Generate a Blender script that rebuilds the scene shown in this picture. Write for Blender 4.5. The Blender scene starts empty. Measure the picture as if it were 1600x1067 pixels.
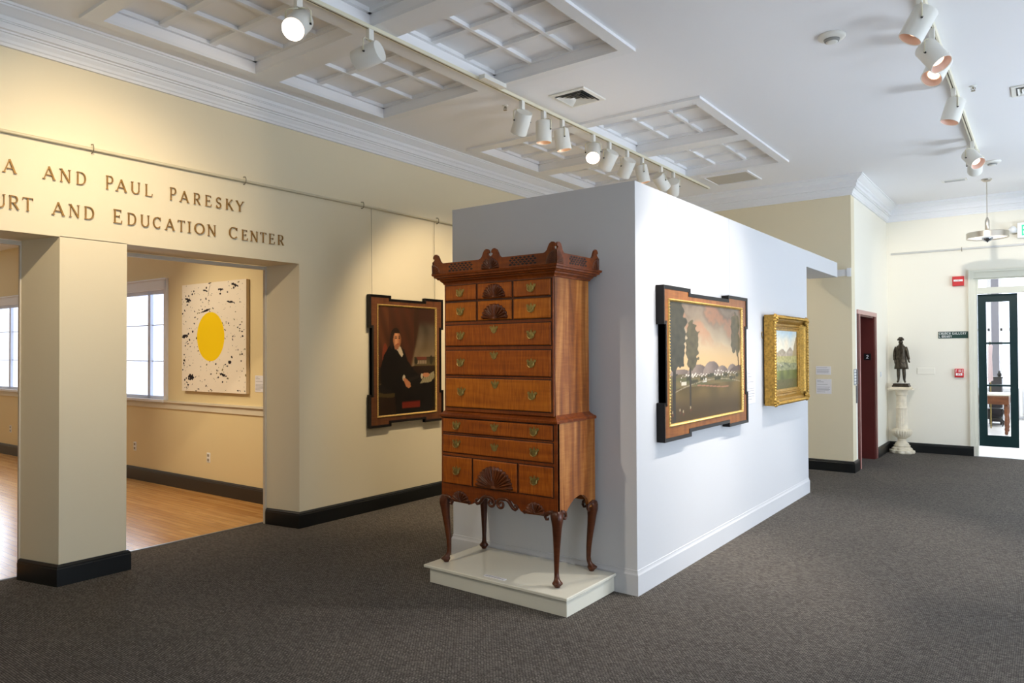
import bpy, bmesh, math, random
from mathutils import Vector, Matrix
R = math.radians
PI = math.pi
random.seed(7)
scene = bpy.context.scene
COL = scene.collection

# ------------------------------------------------------------ materials
def lin(c):
    return tuple(((v/255)/12.92 if v/255 <= .04045 else ((v/255+.055)/1.055)**2.4) for v in c)
MATS = {}
def pmat(name, rgb, rough=.5, metal=0., spec=.5, emit=None, estr=0., noise=None, bump=None, coat=0.):
    """rgb in sRGB 0-255. noise=(scale,amount) varies the colour, bump=(scale,strength)"""
    if name in MATS: return MATS[name]
    m = bpy.data.materials.new(name); m.use_nodes = True
    nt = m.node_tree; b = nt.nodes['Principled BSDF']
    c = lin(rgb)
    b.inputs['Base Color'].default_value = (*c, 1)
    b.inputs['Roughness'].default_value = rough
    b.inputs['Metallic'].default_value = metal
    b.inputs['Specular IOR Level'].default_value = spec
    b.inputs['Coat Weight'].default_value = coat
    if emit:
        b.inputs['Emission Color'].default_value = (*lin(emit), 1)
        b.inputs['Emission Strength'].default_value = estr
    tc = nt.nodes.new('ShaderNodeTexCoord')
    if noise:
        n = nt.nodes.new('ShaderNodeTexNoise'); n.inputs['Scale'].default_value = noise[0]; n.inputs['Detail'].default_value = 4
        nt.links.new(tc.outputs['Object'], n.inputs['Vector'])
        r = nt.nodes.new('ShaderNodeValToRGB')
        a = noise[1]
        r.color_ramp.elements[0].position = .3; r.color_ramp.elements[1].position = .7
        r.color_ramp.elements[0].color = (*[v*(1-a) for v in c], 1)
        r.color_ramp.elements[1].color = (*[min(1, v*(1+a)) for v in c], 1)
        nt.links.new(n.outputs['Fac'], r.inputs['Fac']); nt.links.new(r.outputs['Color'], b.inputs['Base Color'])
    if bump:
        n = nt.nodes.new('ShaderNodeTexNoise'); n.inputs['Scale'].default_value = bump[0]; n.inputs['Detail'].default_value = 3
        nt.links.new(tc.outputs['Object'], n.inputs['Vector'])
        bp = nt.nodes.new('ShaderNodeBump'); bp.inputs['Strength'].default_value = bump[1]; bp.inputs['Distance'].default_value = .01
        nt.links.new(n.outputs['Fac'], bp.inputs['Height']); nt.links.new(bp.outputs['Normal'], b.inputs['Normal'])
    MATS[name] = m
    return m

def wood_mat(name, dark, mid, light, grain='x', rough=.38, fig=.5, coat=.25):
    m = bpy.data.materials.new(name); m.use_nodes = True
    nt = m.node_tree; L = nt.links; b = nt.nodes['Principled BSDF']
    tc = nt.nodes.new('ShaderNodeTexCoord')
    mp = nt.nodes.new('ShaderNodeMapping')
    s = {'x': (1.2, 14, 14), 'z': (8, 8, .7), 'y': (14, 1.2, 14)}[grain]
    mp.inputs['Scale'].default_value = s
    L.new(tc.outputs['Object'], mp.inputs['Vector'])
    n1 = nt.nodes.new('ShaderNodeTexNoise'); n1.inputs['Scale'].default_value = 1.6; n1.inputs['Detail'].default_value = 6; n1.inputs['Distortion'].default_value = .6
    L.new(mp.outputs['Vector'], n1.inputs['Vector'])
    # curly figure: short bands across the grain
    mp2 = nt.nodes.new('ShaderNodeMapping')
    s2 = {'x': (60, 8, 5), 'z': (5, 5, 50), 'y': (5, 60, 5)}[grain]
    mp2.inputs['Scale'].default_value = s2
    L.new(tc.outputs['Object'], mp2.inputs['Vector'])
    n2 = nt.nodes.new('ShaderNodeTexNoise'); n2.inputs['Scale'].default_value = 1.5; n2.inputs['Detail'].default_value = 2; n2.inputs['Distortion'].default_value = .8
    L.new(mp2.outputs['Vector'], n2.inputs['Vector'])
    mx = nt.nodes.new('ShaderNodeMix'); mx.data_type = 'FLOAT'; mx.inputs[0].default_value = fig
    L.new(n1.outputs['Fac'], mx.inputs[2]); L.new(n2.outputs['Fac'], mx.inputs[3])
    r = nt.nodes.new('ShaderNodeValToRGB')
    e = r.color_ramp.elements
    e[0].position = .3; e[0].color = (*lin(dark), 1)
    e[1].position = .72; e[1].color = (*lin(light), 1)
    k = e.new(.5); k.color = (*lin(mid), 1)
    L.new(mx.outputs[0], r.inputs['Fac']); L.new(r.outputs['Color'], b.inputs['Base Color'])
    b.inputs['Roughness'].default_value = rough; b.inputs['Specular IOR Level'].default_value = .3; b.inputs['Coat Weight'].default_value = coat*.35; b.inputs['Coat Roughness'].default_value = .25
    MATS[name] = m
    return m

def carpet_mat():
    m = bpy.data.materials.new('woven charcoal carpet'); m.use_nodes = True
    nt = m.node_tree; L = nt.links; b = nt.nodes['Principled BSDF']
    tc = nt.nodes.new('ShaderNodeTexCoord')
    br = nt.nodes.new('ShaderNodeTexBrick')
    br.inputs['Scale'].default_value = 1; br.inputs['Brick Width'].default_value = .020; br.inputs['Row Height'].default_value = .012
    br.inputs['Mortar Size'].default_value = .0022; br.inputs['Mortar Smooth'].default_value = .8
    br.inputs['Color1'].default_value = (*lin((134, 127, 120)), 1); br.inputs['Color2'].default_value = (*lin((100, 94, 88)), 1)
    br.inputs['Mortar'].default_value = (*lin((50, 47, 45)), 1)
    L.new(tc.outputs['Object'], br.inputs['Vector'])
    n = nt.nodes.new('ShaderNodeTexNoise'); n.inputs['Scale'].default_value = 90; n.inputs['Detail'].default_value = 3
    L.new(tc.outputs['Object'], n.inputs['Vector'])
    n2 = nt.nodes.new('ShaderNodeTexNoise'); n2.inputs['Scale'].default_value = .7; n2.inputs['Detail'].default_value = 3
    L.new(tc.outputs['Object'], n2.inputs['Vector'])
    r2 = nt.nodes.new('ShaderNodeValToRGB'); r2.color_ramp.elements[0].position = .35; r2.color_ramp.elements[1].position = .65
    r2.color_ramp.elements[0].color = (.42, .42, .42, 1); r2.color_ramp.elements[1].color = (.54, .53, .51, 1)
    L.new(n2.outputs['Fac'], r2.inputs['Fac'])
    mx = nt.nodes.new('ShaderNodeMix'); mx.data_type = 'RGBA'; mx.blend_type = 'OVERLAY'; mx.inputs[0].default_value = .8
    L.new(br.outputs['Color'], mx.inputs[6]); L.new(n.outputs['Fac'], mx.inputs[7])
    mx2 = nt.nodes.new('ShaderNodeMix'); mx2.data_type = 'RGBA'; mx2.blend_type = 'OVERLAY'; mx2.inputs[0].default_value = .6
    L.new(mx.outputs[2], mx2.inputs[6]); L.new(r2.outputs['Color'], mx2.inputs[7])
    L.new(mx2.outputs[2], b.inputs['Base Color'])
    b.inputs['Roughness'].default_value = .95; b.inputs['Specular IOR Level'].default_value = .15
    bp = nt.nodes.new('ShaderNodeBump'); bp.inputs['Strength'].default_value = .8; bp.inputs['Distance'].default_value = .006
    ad = nt.nodes.new('ShaderNodeMath'); ad.operation = 'ADD'
    iv = nt.nodes.new('ShaderNodeMath'); iv.operation = 'SUBTRACT'; iv.inputs[0].default_value = 1
    L.new(br.outputs['Fac'], iv.inputs[1]); L.new(iv.outputs[0], ad.inputs[0]); L.new(n.outputs['Fac'], ad.inputs[1])
    L.new(ad.outputs[0], bp.inputs['Height']); L.new(bp.outputs['Normal'], b.inputs['Normal'])
    return m

def plank_mat():
    m = bpy.data.materials.new('honey maple floorboards'); m.use_nodes = True
    nt = m.node_tree; L = nt.links; b = nt.nodes['Principled BSDF']
    tc = nt.nodes.new('ShaderNodeTexCoord')
    br = nt.nodes.new('ShaderNodeTexBrick')
    br.inputs['Scale'].default_value = 1; br.inputs['Brick Width'].default_value = 1.3; br.inputs['Row Height'].default_value = .058
    br.inputs['Mortar Size'].default_value = .0012
    br.inputs['Color1'].default_value = (*lin((196, 140, 76)), 1); br.inputs['Color2'].default_value = (*lin((216, 164, 98)), 1)
    br.inputs['Mortar'].default_value = (*lin((120, 78, 36)), 1)
    L.new(tc.outputs['Object'], br.inputs['Vector'])
    mp = nt.nodes.new('ShaderNodeMapping'); mp.inputs['Scale'].default_value = (1.5, 18, 1)
    L.new(tc.outputs['Object'], mp.inputs['Vector'])
    n = nt.nodes.new('ShaderNodeTexNoise'); n.inputs['Scale'].default_value = 1.5; n.inputs['Detail'].default_value = 6
    L.new(mp.outputs['Vector'], n.inputs['Vector'])
    mx = nt.nodes.new('ShaderNodeMix'); mx.data_type = 'RGBA'; mx.blend_type = 'OVERLAY'; mx.inputs[0].default_value = .45
    L.new(br.outputs['Color'], mx.inputs[6]); L.new(n.outputs['Fac'], mx.inputs[7])
    L.new(mx.outputs[2], b.inputs['Base Color'])
    b.inputs['Roughness'].default_value = .24
    bp = nt.nodes.new('ShaderNodeBump'); bp.inputs['Strength'].default_value = .25; bp.inputs['Distance'].default_value = .004
    n3 = nt.nodes.new('ShaderNodeTexNoise'); n3.inputs['Scale'].default_value = 9; L.new(tc.outputs['Object'], n3.inputs['Vector'])
    L.new(n3.outputs['Fac'], bp.inputs['Height']); L.new(bp.outputs['Normal'], b.inputs['Normal'])
    return m

def attr_mat(name, rough=.45, bump=.15):
    m = bpy.data.materials.new(name); m.use_nodes = True
    nt = m.node_tree; L = nt.links; b = nt.nodes['Principled BSDF']
    a = nt.nodes.new('ShaderNodeAttribute'); a.attribute_name = 'Col'
    L.new(a.outputs['Color'], b.inputs['Base Color']); b.inputs['Roughness'].default_value = rough; b.inputs['Specular IOR Level'].default_value = .22
    n = nt.nodes.new('ShaderNodeTexNoise'); n.inputs['Scale'].default_value = 160
    tc = nt.nodes.new('ShaderNodeTexCoord'); L.new(tc.outputs['Object'], n.inputs['Vector'])
    bp = nt.nodes.new('ShaderNodeBump'); bp.inputs['Strength'].default_value = bump; bp.inputs['Distance'].default_value = .002
    L.new(n.outputs['Fac'], bp.inputs['Height']); L.new(bp.outputs['Normal'], b.inputs['Normal'])
    MATS[name] = m
    return m

M_wall = pmat('pale yellow wall paint', (229, 217, 187), .75, bump=(180, .06))
M_wallcool = pmat('daylight cooled wall paint', (240, 235, 220), .75, bump=(180, .05))  # the wall paint again, with cool daylight put into its colour
M_part = pmat('soft grey partition paint', (207, 207, 209), .7, bump=(160, .05))
M_jamb = pmat('cream jamb paint', (206, 196, 178), .7, bump=(160, .05))
M_ceil = pmat('matt white ceiling paint', (240, 239, 240), .8, bump=(120, .05))
M_trim = pmat('white gloss trim paint', (235, 235, 236), .45)
M_black = pmat('black green baseboard paint', (14, 17, 18), .35, noise=(6, .2))
M_brownbase = pmat('dark brown baseboard paint', (44, 40, 36), .4)
M_carpet = carpet_mat()
M_plank = plank_mat()
M_stone = pmat('pale stone floor', (215, 214, 210), .35, noise=(3, .05))
M_fix = pmat('white enamel metal', (232, 230, 222), .35)
M_fixcream = pmat('cream enamel metal', (226, 220, 196), .35)
M_dark = pmat('black metal', (18, 18, 18), .4)
M_inner = pmat('warm reflector', (235, 196, 160), .3, metal=.3)
M_glow = pmat('lit lamp', (255, 240, 225), .5, emit=(255, 240, 226), estr=30)
M_dim = pmat('dim lamp', (255, 240, 225), .5, emit=(255, 226, 190), estr=2.5)
M_nickel = pmat('brushed nickel', (200, 192, 180), .28, metal=1)
M_brass = pmat('aged brass', (150, 132, 76), .38, metal=.75, noise=(60, .25))
M_bronze_l = pmat('bronze lettering', (150, 112, 52), .4, metal=.35, noise=(30, .25))
M_drawer = wood_mat('curly maple front', (116, 52, 8), (150, 74, 12), (180, 98, 22), 'x', .36, .55)
M_drawer2 = wood_mat('golden curly maple', (132, 64, 8), (168, 90, 14), (196, 114, 26), 'x', .36, .5)
M_case = wood_mat('cherry case side', (84, 38, 8), (146, 82, 28), (200, 136, 68), 'z', .40, .12)
M_rail = wood_mat('red brown case front', (88, 38, 8), (118, 54, 12), (146, 74, 20), 'x', .35, .4)
M_leg = wood_mat('dark carved walnut', (54, 26, 12), (78, 38, 18), (104, 56, 28), 'z', .3, .2)
M_carve = wood_mat('shade darkened shell wood', (66, 30, 12), (94, 46, 18), (124, 64, 28), 'z', .28, .2)  # darker tint stands in for the shade of recessed carving
M_gap = pmat('painted gap shade', (26, 12, 8), .7)  # near-black colour standing in for shade in gaps and piercings
M_plat = pmat('glossy ivory laminate', (226, 222, 206), .12)
M_platside = pmat('ivory platform paint', (224, 220, 204), .5)
M_fr_black = pmat('black frame lacquer', (16, 11, 10), .4, spec=.25)
M_fr_wood = wood_mat('figured walnut frame', (74, 40, 22), (98, 56, 30), (124, 76, 44), 'z', .35, .3)
M_fr_wood2 = wood_mat('figured brown frame', (104, 58, 24), (138, 82, 36), (166, 108, 52), 'z', .35, .3)
M_gold = pmat('gilded bead', (214, 178, 104), .35, metal=.5, noise=(80, .3))
M_gold2 = pmat('burnished gilt', (176, 136, 60), .36, metal=.6, noise=(50, .35), bump=(70, .3))
M_paper = pmat('white label card', (232, 230, 234), .6)
M_ink = pmat('grey label print', (150, 148, 152), .7)
M_red = pmat('fire device red', (206, 38, 44), .4)
M_white = pmat('white plastic', (240, 240, 238), .4)
M_green = pmat('green sign face', (16, 58, 50), .5)
M_doorg = pmat('dark green door paint', (12, 44, 46), .3)
M_elev = pmat('oxblood steel', (90, 32, 26), .45, noise=(2, .15))
M_elevframe = pmat('rose steel frame', (196, 150, 140), .35)
M_steel = pmat('brushed steel', (170, 172, 176), .35, metal=.7)
M_bronze = pmat('dark bronze', (70, 62, 50), .36, metal=.7, noise=(30, .5), bump=(45, .8))
M_marble = pmat('veined cream marble', (226, 214, 190), .35, noise=(14, .12))
M_wire = pmat('picture wire', (140, 130, 104), .4, metal=.5)
M_tablew = wood_mat('worn brown table wood', (96, 56, 34), (124, 76, 48), (146, 94, 62), 'x', .4, .2)
def glass_mat():
    m = bpy.data.materials.new('clear glass'); m.use_nodes = True
    nt = m.node_tree; nt.nodes.clear()
    o = nt.nodes.new('ShaderNodeOutputMaterial'); t = nt.nodes.new('ShaderNodeBsdfTransparent')
    g = nt.nodes.new('ShaderNodeBsdfGlossy'); g.inputs['Roughness'].default_value = .02
    x = nt.nodes.new('ShaderNodeMixShader'); x.inputs[0].default_value = .06
    nt.links.new(t.outputs[0], x.inputs[1]); nt.links.new(g.outputs[0], x.inputs[2]); nt.links.new(x.outputs[0], o.inputs['Surface'])
    return m
M_glass = glass_mat()
M_sky = pmat('frosted daylit pane', (235, 243, 255), .5, emit=(222, 236, 255), estr=1.55)
M_skysoft = pmat('daylit window pane', (235, 243, 255), .5, emit=(225, 238, 255), estr=1.4)

# ------------------------------------------------------------ geometry
ident = lambda p: p
class MB:
    def __init__(s, tf=None):
        s.v = []; s.f = []; s.tf = tf or ident
    def add(s, vs, fs):
        k = len(s.v); s.v += [tuple(s.tf(p)) for p in vs]; s.f += [tuple(i+k for i in f) for f in fs]; return s
    def box(s, x0, x1, y0, y1, z0, z1, c=0):
        if c <= 0:
            vs = [(x, y, z) for z in (z0, z1) for y in (y0, y1) for x in (x0, x1)]
            return s.add(vs, [(0, 2, 3, 1), (4, 5, 7, 6), (0, 1, 5, 4), (2, 6, 7, 3), (0, 4, 6, 2), (1, 3, 7, 5)])
        # chamfered on every edge running along the first axis pair: bevel by rounded loft in the third axis
        vs = []; fs = []
        rings = [(c, z0), (0, z0+c), (0, z1-c), (c, z1)]
        for o, z in rings:
            vs += [(x0+o, y0+o, z), (x1-o, y0+o, z), (x1-o, y1-o, z), (x0+o, y1-o, z)]
        for r in range(3):
            for i in range(4): fs.append((r*4+i, r*4+(i+1) % 4, r*4+4+(i+1) % 4, r*4+4+i))
        fs.append((3, 2, 1, 0)); fs.append((12, 13, 14, 15))
        return s.add(vs, fs)
    def prism(s, pts, z0, z1):
        """pts: list of (a,b); extruded along the third coordinate"""
        n = len(pts)
        vs = [(a, b, z0) for a, b in pts]+[(a, b, z1) for a, b in pts]
        fs = [tuple(range(n-1, -1, -1)), tuple(range(n, 2*n))]+[(i, (i+1) % n, n+(i+1) % n, n+i) for i in range(n)]
        return s.add(vs, fs)
    def loft(s, rings, close=True, cap=True):
        n = len(rings[0]); vs = [p for r in rings for p in r]; fs = []
        for r in range(len(rings)-1):
            for i in range(n if close else n-1):
                fs.append((r*n+i, r*n+(i+1) % n, (r+1)*n+(i+1) % n, (r+1)*n+i))
        if cap and close:
            fs.append(tuple(range(n-1, -1, -1))); k = (len(rings)-1)*n; fs.append(tuple(range(k, k+n)))
        return s.add(vs, fs)
    def rects(s, x0, x1, y0, y1, prof, cap=True):
        """mitred moulding round a rectangle: prof=[(outset,z),...]"""
        return s.loft([[(x0-o, y0-o, z), (x1+o, y0-o, z), (x1+o, y1+o, z), (x0-o, y1+o, z)] for o, z in prof], True, cap)
    def lathe(s, cx, cy, prof, n=24, flute=0, fl=0):
        rings = []
        for r, z in prof:
            rings.append([(cx+r*(1-fl*abs(math.sin(flute*PI*i/n)) if flute else r)*math.cos(2*PI*i/n) if flute else cx+r*math.cos(2*PI*i/n),
                           cy+(r*(1-fl*abs(math.sin(flute*PI*i/n))) if flute else r)*math.sin(2*PI*i/n), z) for i in range(n)])
        return s.loft(rings)
    def tube(s, pts, r, n=8, cap=True):
        pts = [Vector(p) for p in pts]; rr = r if isinstance(r, (list, tuple)) else [r]*len(pts)
        rings = []; up = None
        for i, p in enumerate(pts):
            d = (pts[min(i+1, len(pts)-1)]-pts[max(i-1, 0)]).normalized()
            if up is None: up = Vector((0, 0, 1)) if abs(d.z) < .9 else Vector((1, 0, 0))
            a = d.cross(up).normalized(); b = a.cross(d).normalized(); up = b
            rings.append([tuple(p+rr[i]*(math.cos(2*PI*k/n)*a+math.sin(2*PI*k/n)*b)) for k in range(n)])
        return s.loft(rings, True, cap)
BASE = {}
def build(name, mb, mat, parent=None, smooth=False, kind=None, attr=None, label=None):
    vs = mb.v
    if parent is None:
        xs, ys, zs = zip(*vs); b = Vector(((min(xs)+max(xs))/2, (min(ys)+max(ys))/2, min(zs)))
    else:
        b = BASE[parent]
    me = bpy.data.meshes.new(name)
    me.from_pydata([(p[0]-b.x, p[1]-b.y, p[2]-b.z) for p in vs], [], mb.f)
    bm = bmesh.new(); bm.from_mesh(me)
    if not attr: bmesh.ops.recalc_face_normals(bm, faces=bm.faces)
    bm.to_mesh(me); bm.free()
    if attr:
        ca = me.color_attributes.new('Col', 'FLOAT_COLOR', 'POINT')
        for i, c in enumerate(attr): ca.data[i].color = (*c, 1)
    me.materials.append(mat)
    if smooth is True:
        for p in me.polygons: p.use_smooth = True
    elif smooth:
        pass
    o = bpy.data.objects.new(name, me); COL.objects.link(o)
    if smooth == 'auto':
        for p in me.polygons: p.use_smooth = True
        md = o.modifiers.new('split', 'EDGE_SPLIT'); md.split_angle = R(35)
    if parent is None: o.location = b
    else: o.parent = parent
    BASE[o] = b
    if kind: o['kind'] = kind
    if label: o['label'] = label
    return o
def struct(name, mb, mat, smooth=False): return build(name, mb, mat, None, smooth, 'structure')
def tag(o, label, cat, group=None):
    o['label'] = label; o['category'] = cat
    if group: o['group'] = group
    return o
def thing(name, loc, label, cat, group=None):
    o = bpy.data.objects.new(name, None); o.empty_display_size = .1; o.location = loc; COL.objects.link(o)
    BASE[o] = Vector(loc); tag(o, label, cat, group); return o
# wall frames: (u,v,w) = along, up, out of the wall
WL = -5.69          # left wall face (faces +X)
PX = -2.247         # partition face (faces +X)
EX = -2.11          # lift wall face (faces +X)
EY = 10.5           # recess wall face (faces -Y)
BY = 13.2           # back wall face (faces -Y)
def fx(X): return lambda p: (X+p[2], p[0], p[1])
def fy(Y): return lambda p: (p[0], Y-p[2], p[1])
def wy(x): return 4.67+(x+6.1)*(.23/8.0)     # the window wall runs very slightly askew
fw = lambda p: (p[0], wy(p[0])-p[2], p[1])

# ------------------------------------------------------------ setting
CZ = 4.02
struct('floor', MB().box(-6.15, 4.2, -3, 13.24, -.1, 0), M_carpet)
struct('floor', MB().box(-16, -6.17, -4, 4.9, -.1, 0), M_plank)
struct('floor', MB().box(-5, 4.2, 13.27, 21, -.1, -.005), M_stone)
struct('trim_1', MB().box(-6.175, -6.15, .57, 4.14, -.05, .008), pmat('steel floor strip', (150, 146, 140), .4, metal=.6))
struct('trim_2', MB().box(-.93, 1.2, 13.20, 13.55, -.06, .006), pmat('grey stone threshold', (190, 190, 188), .4, noise=(8, .1)))

wl = MB()
wl.box(-6.11, WL, -3, .57, 0, 4.06)
wl.prism([(WL, 2.15), (WL, 2.62), (-6.11, 2.62), (-6.11, 2.05)], 0, 2.515)
wl.prism([(WL, 4.21), (WL, 10.6), (-6.11, 10.6), (-6.11, 4.14)], 0, 4.06)
wl.box(-6.11, WL, .57, 4.21, 2.51, 4.06)
struct('wall_left', wl, M_wall)
cs = MB()
cs.box(-6.150, -6.108, .5, 4.116, 2.474, 2.505)
cs.box(-6.135, -6.106, 4.117, 4.139, 0, 2.507)
cs.box(-6.135, -6.1105, 2.056, 2.61, 0, 2.471)
cs.box(-6.133, -6.1085, 2.040, 2.0555, 0, 2.473)
struct('trim_3', cs, M_jamb)

# recess wall, lift wall (with opening), back wall (with door opening)
struct('wall_recess', MB().box(-6.1, EX, EY, EY+.2, 0, 4.06), M_wall)
we = MB()
we.box(EX-.25, EX, EY+.2, 10.93, 0, 4.06); we.box(EX-.25, EX, 12.0, BY+.2, 0, 4.06); we.box(EX-.25, EX, 10.93, 12.0, 2.17, 4.06)
struct('wall_lift', we, M_wallcool)
wb = MB(); wb.box(EX, -.905, BY, BY+.25, 0, 4.06); wb.box(-.905, 1.2, BY, BY+.25, 2.86, 4.06); wb.box(1.2, 4.2, BY, BY+.25, 0, 4.06)
struct('wall_back', wb, M_wallcool)
struct('wall_right', MB().box(4.2, 4.4, -3, 13.4, 0, .7).box(4.2, 4.4, -3, 13.4, 3.2, 4.06).box(4.2, 4.4, -3, .4, .7, 3.2).box(4.2, 4.4, 2.2, 3.4, .7, 3.2).box(4.2, 4.4, 5.2, 6.4, .7, 3.2).box(4.2, 4.4, 8.2, 9.4, .7, 3.2).box(4.2, 4.4, 11.2, 13.4, .7, 3.2), M_wallcool)
struct('wall_front', MB().box(-6.11, 4.2, -3.2, -3, 0, 4.06), M_wallcool)

# ceiling with two coffered panels
ce = MB()
xs = [-6.15, -5.265, -4.04, -3.86, -2.636, 4.3]; ys = [-3.1, 2.26, 3.46, 3.69, 4.90, 6.42, 7.61, 7.84, 9.05, 13.4]
holes = [(i, j) for i in (1, 3) for j in (1, 3, 5, 7)]
for i in range(5):
    for j in range(9):
        if (i, j) not in holes: ce.box(xs[i], xs[i+1], ys[j], ys[j+1], CZ, CZ+.12)
ce.box(-6.15, 4.3, -3.1, 13.4, CZ+.10, CZ+.2)
struct('ceiling', ce, M_ceil)
def coffer(n, y0, y1, cells):
    f = MB()
    gx = [-5.36, -5.265, -4.04, -3.86, -2.636, -2.535]; gy = [y0, cells[0][0], cells[0][1], cells[1][0], cells[1][1], y1]
    for i in range(5):
        for j in range(5):
            if not (i in (1, 3) and j in (1, 3)): f.box(gx[i], gx[i+1], gy[j], gy[j+1], CZ-.024, CZ)
    for a, b in ((-5.265, -4.04), (-3.86, -2.636)):
        for c, d in cells:
            zt, zb = CZ+.105, CZ+.068
            f.box(a, a+.03, c, d, zb, zt); f.box(b-.03, b, c, d, zb, zt)
            f.box(a, b, c, c+.03, zb, zt); f.box(a, b, d-.03, d, zb, zt)
            for k in (1, 2):
                xx = a+(b-a)*k/3; f.box(xx-.016, xx+.016, c, d, zb+.002, zt)
                yy = c+(d-c)*k/3; f.box(a, b, yy-.026, yy+.026, zb+.004, zt)
    struct('trim_%d' % n, f, M_trim)
coffer(4, 2.14, 5.0, [(2.26, 3.46), (3.69, 4.90)])
coffer(5, 6.28, 9.13, [(6.42, 7.61), (7.84, 9.05)])

# cornice following left wall, recess wall, lift wall, back wall
prof = [(0, 3.77), (.022, 3.77), (.022, 3.79), (.030, 3.797), (.034, 3.815), (.048, 3.838), (.050, 3.85), (.068, 3.85), (.068, 3.862), (.088, 3.866), (.088, 3.905), (.096, 3.907), (.096, 3.914), (.104, 3.916), (.104, 3.945), (.118, 3.952), (.160, 3.985), (.168, 3.99), (.168, 4.002), (.182, 4.004), (.182, CZ+.01), (0, CZ+.01)]
def corn(path):
    n = len(path); rings = []
    for i, (x, y) in enumerate(path):
        def nrm(a, b):
            dx, dy = b[0]-a[0], b[1]-a[1]; l = math.hypot(dx, dy); return (dy/l, -dx/l)
        if i == 0: off = nrm(path[0], path[1])
        elif i == n-1: off = nrm(path[-2], path[-1])
        else:
            a = nrm(path[i-1], path[i]); b = nrm(path[i], path[i+1]); off = (a[0]+b[0], a[1]+b[1])
        rings.append([(x+off[0]*o, y+off[1]*o, z) for o, z in prof])
    return MB().loft(rings)
struct('trim_6', corn([(WL, -3), (WL, EY), (EX, EY), (EX, BY), (4.2, BY)]), M_trim)

# partition box with its low beam
p = MB(); p.box(-3.915, PX, 4.405, 8.765, 0, 2.835)
struct('wall_partition', p, M_part)
struct('trim_7', MB().box(-2.62, PX, 8.765, 10.31, 2.645, 2.838), M_part)
tr = MB(); tr.box(-2.60, -2.135, EY-.02, EY, 2.67, 2.76); tr.box(-2.16, -2.11, EY-.035, EY-.015, 2.66, 2.775)
struct('trim_8', tr, M_trim)
bb = MB(); bb.rects(-3.915, PX, 4.405, 8.765, [(.012, 0), (.012, .138), (.006, .150), (.004, .160), (.004, .168), (0, .172)])
struct('baseboard_partition', bb, M_part)
struct('trim_9', MB(fx(PX)).box(4.94, 4.943, .17, 2.83, 0, .001), pmat('fine panel seam', (196, 196, 202), .7)) if 0 else None

# black baseboards
def base_path(name, path, mat=M_black, h=.152):
    pr = [(0, 0), (.026, 0), (.026, h-.03), (.022, h-.024), (.022, h-.014), (.012, h-.004), (.010, h), (0, h)]
    n = len(path); rings = []
    for i, (x, y) in enumerate(path):
        def nrm(a, b):
            dx, dy = b[0]-a[0], b[1]-a[1]; l = math.hypot(dx, dy); return (dy/l, -dx/l)
        if i == 0: off = nrm(path[0], path[1])
        elif i == n-1: off = nrm(path[-2], path[-1])
        else:
            a = nrm(path[i-1], path[i]); b = nrm(path[i], path[i+1]); k = 1+a[0]*b[0]+a[1]*b[1]; off = ((a[0]+b[0])/k, (a[1]+b[1])/k)
        rings.append([(x+off[0]*o, y+off[1]*o, z) for o, z in pr])
    struct(name, MB().loft(rings), mat)
base_path('baseboard_left', [(-6.10, 4.14), (WL, 4.21), (WL, EY)])
base_path('baseboard_pillar', [(-6.10, 2.05), (WL, 2.15), (WL, 2.62), (-6.10, 2.62)])
base_path('baseboard_front', [(-6.10, -2.99), (WL, -2.99), (WL, .57), (-6.10, .57)])
base_path('baseboard_recess', [(WL+.03, EY), (EX, EY), (EX, 10.80)])
base_path('baseboard_back', [(EX, 12.16), (EX, BY), (-.925, BY)])
base_path('baseboard_inner', [(-15.9, wy(-15.9)), (-6.15, wy(-6.15))], M_brownbase, .168)

# inner room behind the openings
wi = MB(fw)
def wall_holes(mb, x0, x1, z0, z1, hs, w0, w1):
    xx = x0
    for a, b, c, d in hs:
        mb.box(xx, a, z0, z1, w0, w1); mb.box(a, b, z0, c, w0, w1); mb.box(a, b, d, z1, w0, w1); xx = b
    mb.box(xx, x1, z0, z1, w0, w1)
WIN = [(-15.25, -13.35, 1.075, 2.47), (-10.85, -8.935, 1.075, 2.47)]
wall_holes(wi, -16, -6.11, 0, 3.5, WIN, -.25, 0)
M_wallin = pmat('warm yellow gallery paint', (232, 212, 164), .75, bump=(180, .05))
struct('wall_inner', wi, M_wallin)
struct('wall_inner_side', MB().box(-16.2, -16, -4, 4.9, 0, 3.5).box(-16, -6.11, -4.2, -4, 0, 3.5), M_wall)
struct('ceiling', MB().box(-16, -6.12, -4, 4.9, 3.4, 3.5), M_ceil)
for k, (a, b, c, d) in enumerate(WIN):
    f = MB(fw)
    f.box(a-.06, b+.06, d, d+.125, 0, .025); f.box(a-.07, b+.07, d+.125, d+.145, 0, .04)
    f.box(b, b+.07, c, d+.12, 0, .025); f.box(a-.07, a, c, d+.12, 0, .025)
    f.box(a-.03, b+.05, c-.03, c, 0, .06)
    win = struct('window_%d' % (k+1), f, M_trim)
    s_ = MB(fw); w0, w1 = -.05, -.008
    for x0, x1 in ((a, (a+b)/2-.40), ((a+b)/2-.40, b-.41), (b-.41, b)):
        s_.box(x0, x0+.03, c, d, w0, w1); s_.box(x1-.03, x1, c, d, w0, w1)
        s_.box(x0, x1, c, c+.04, w0, w1); s_.box(x0, x1, d-.05, d, w0, w1)
        for zz in (c+(d-c)/3+.02, c+2*(d-c)/3+.02): s_.box(x0, x1, zz-.006, zz+.006, w0-.01, w0+.02)
    build('sash', s_, pmat('glare whitened sash', (222, 230, 246), .5), win)  # sash colour paled towards blue to carry the window glare
    build('pane', MB(fw).box(a, b, c, d, -.08, -.07), M_sky, win)
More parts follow.
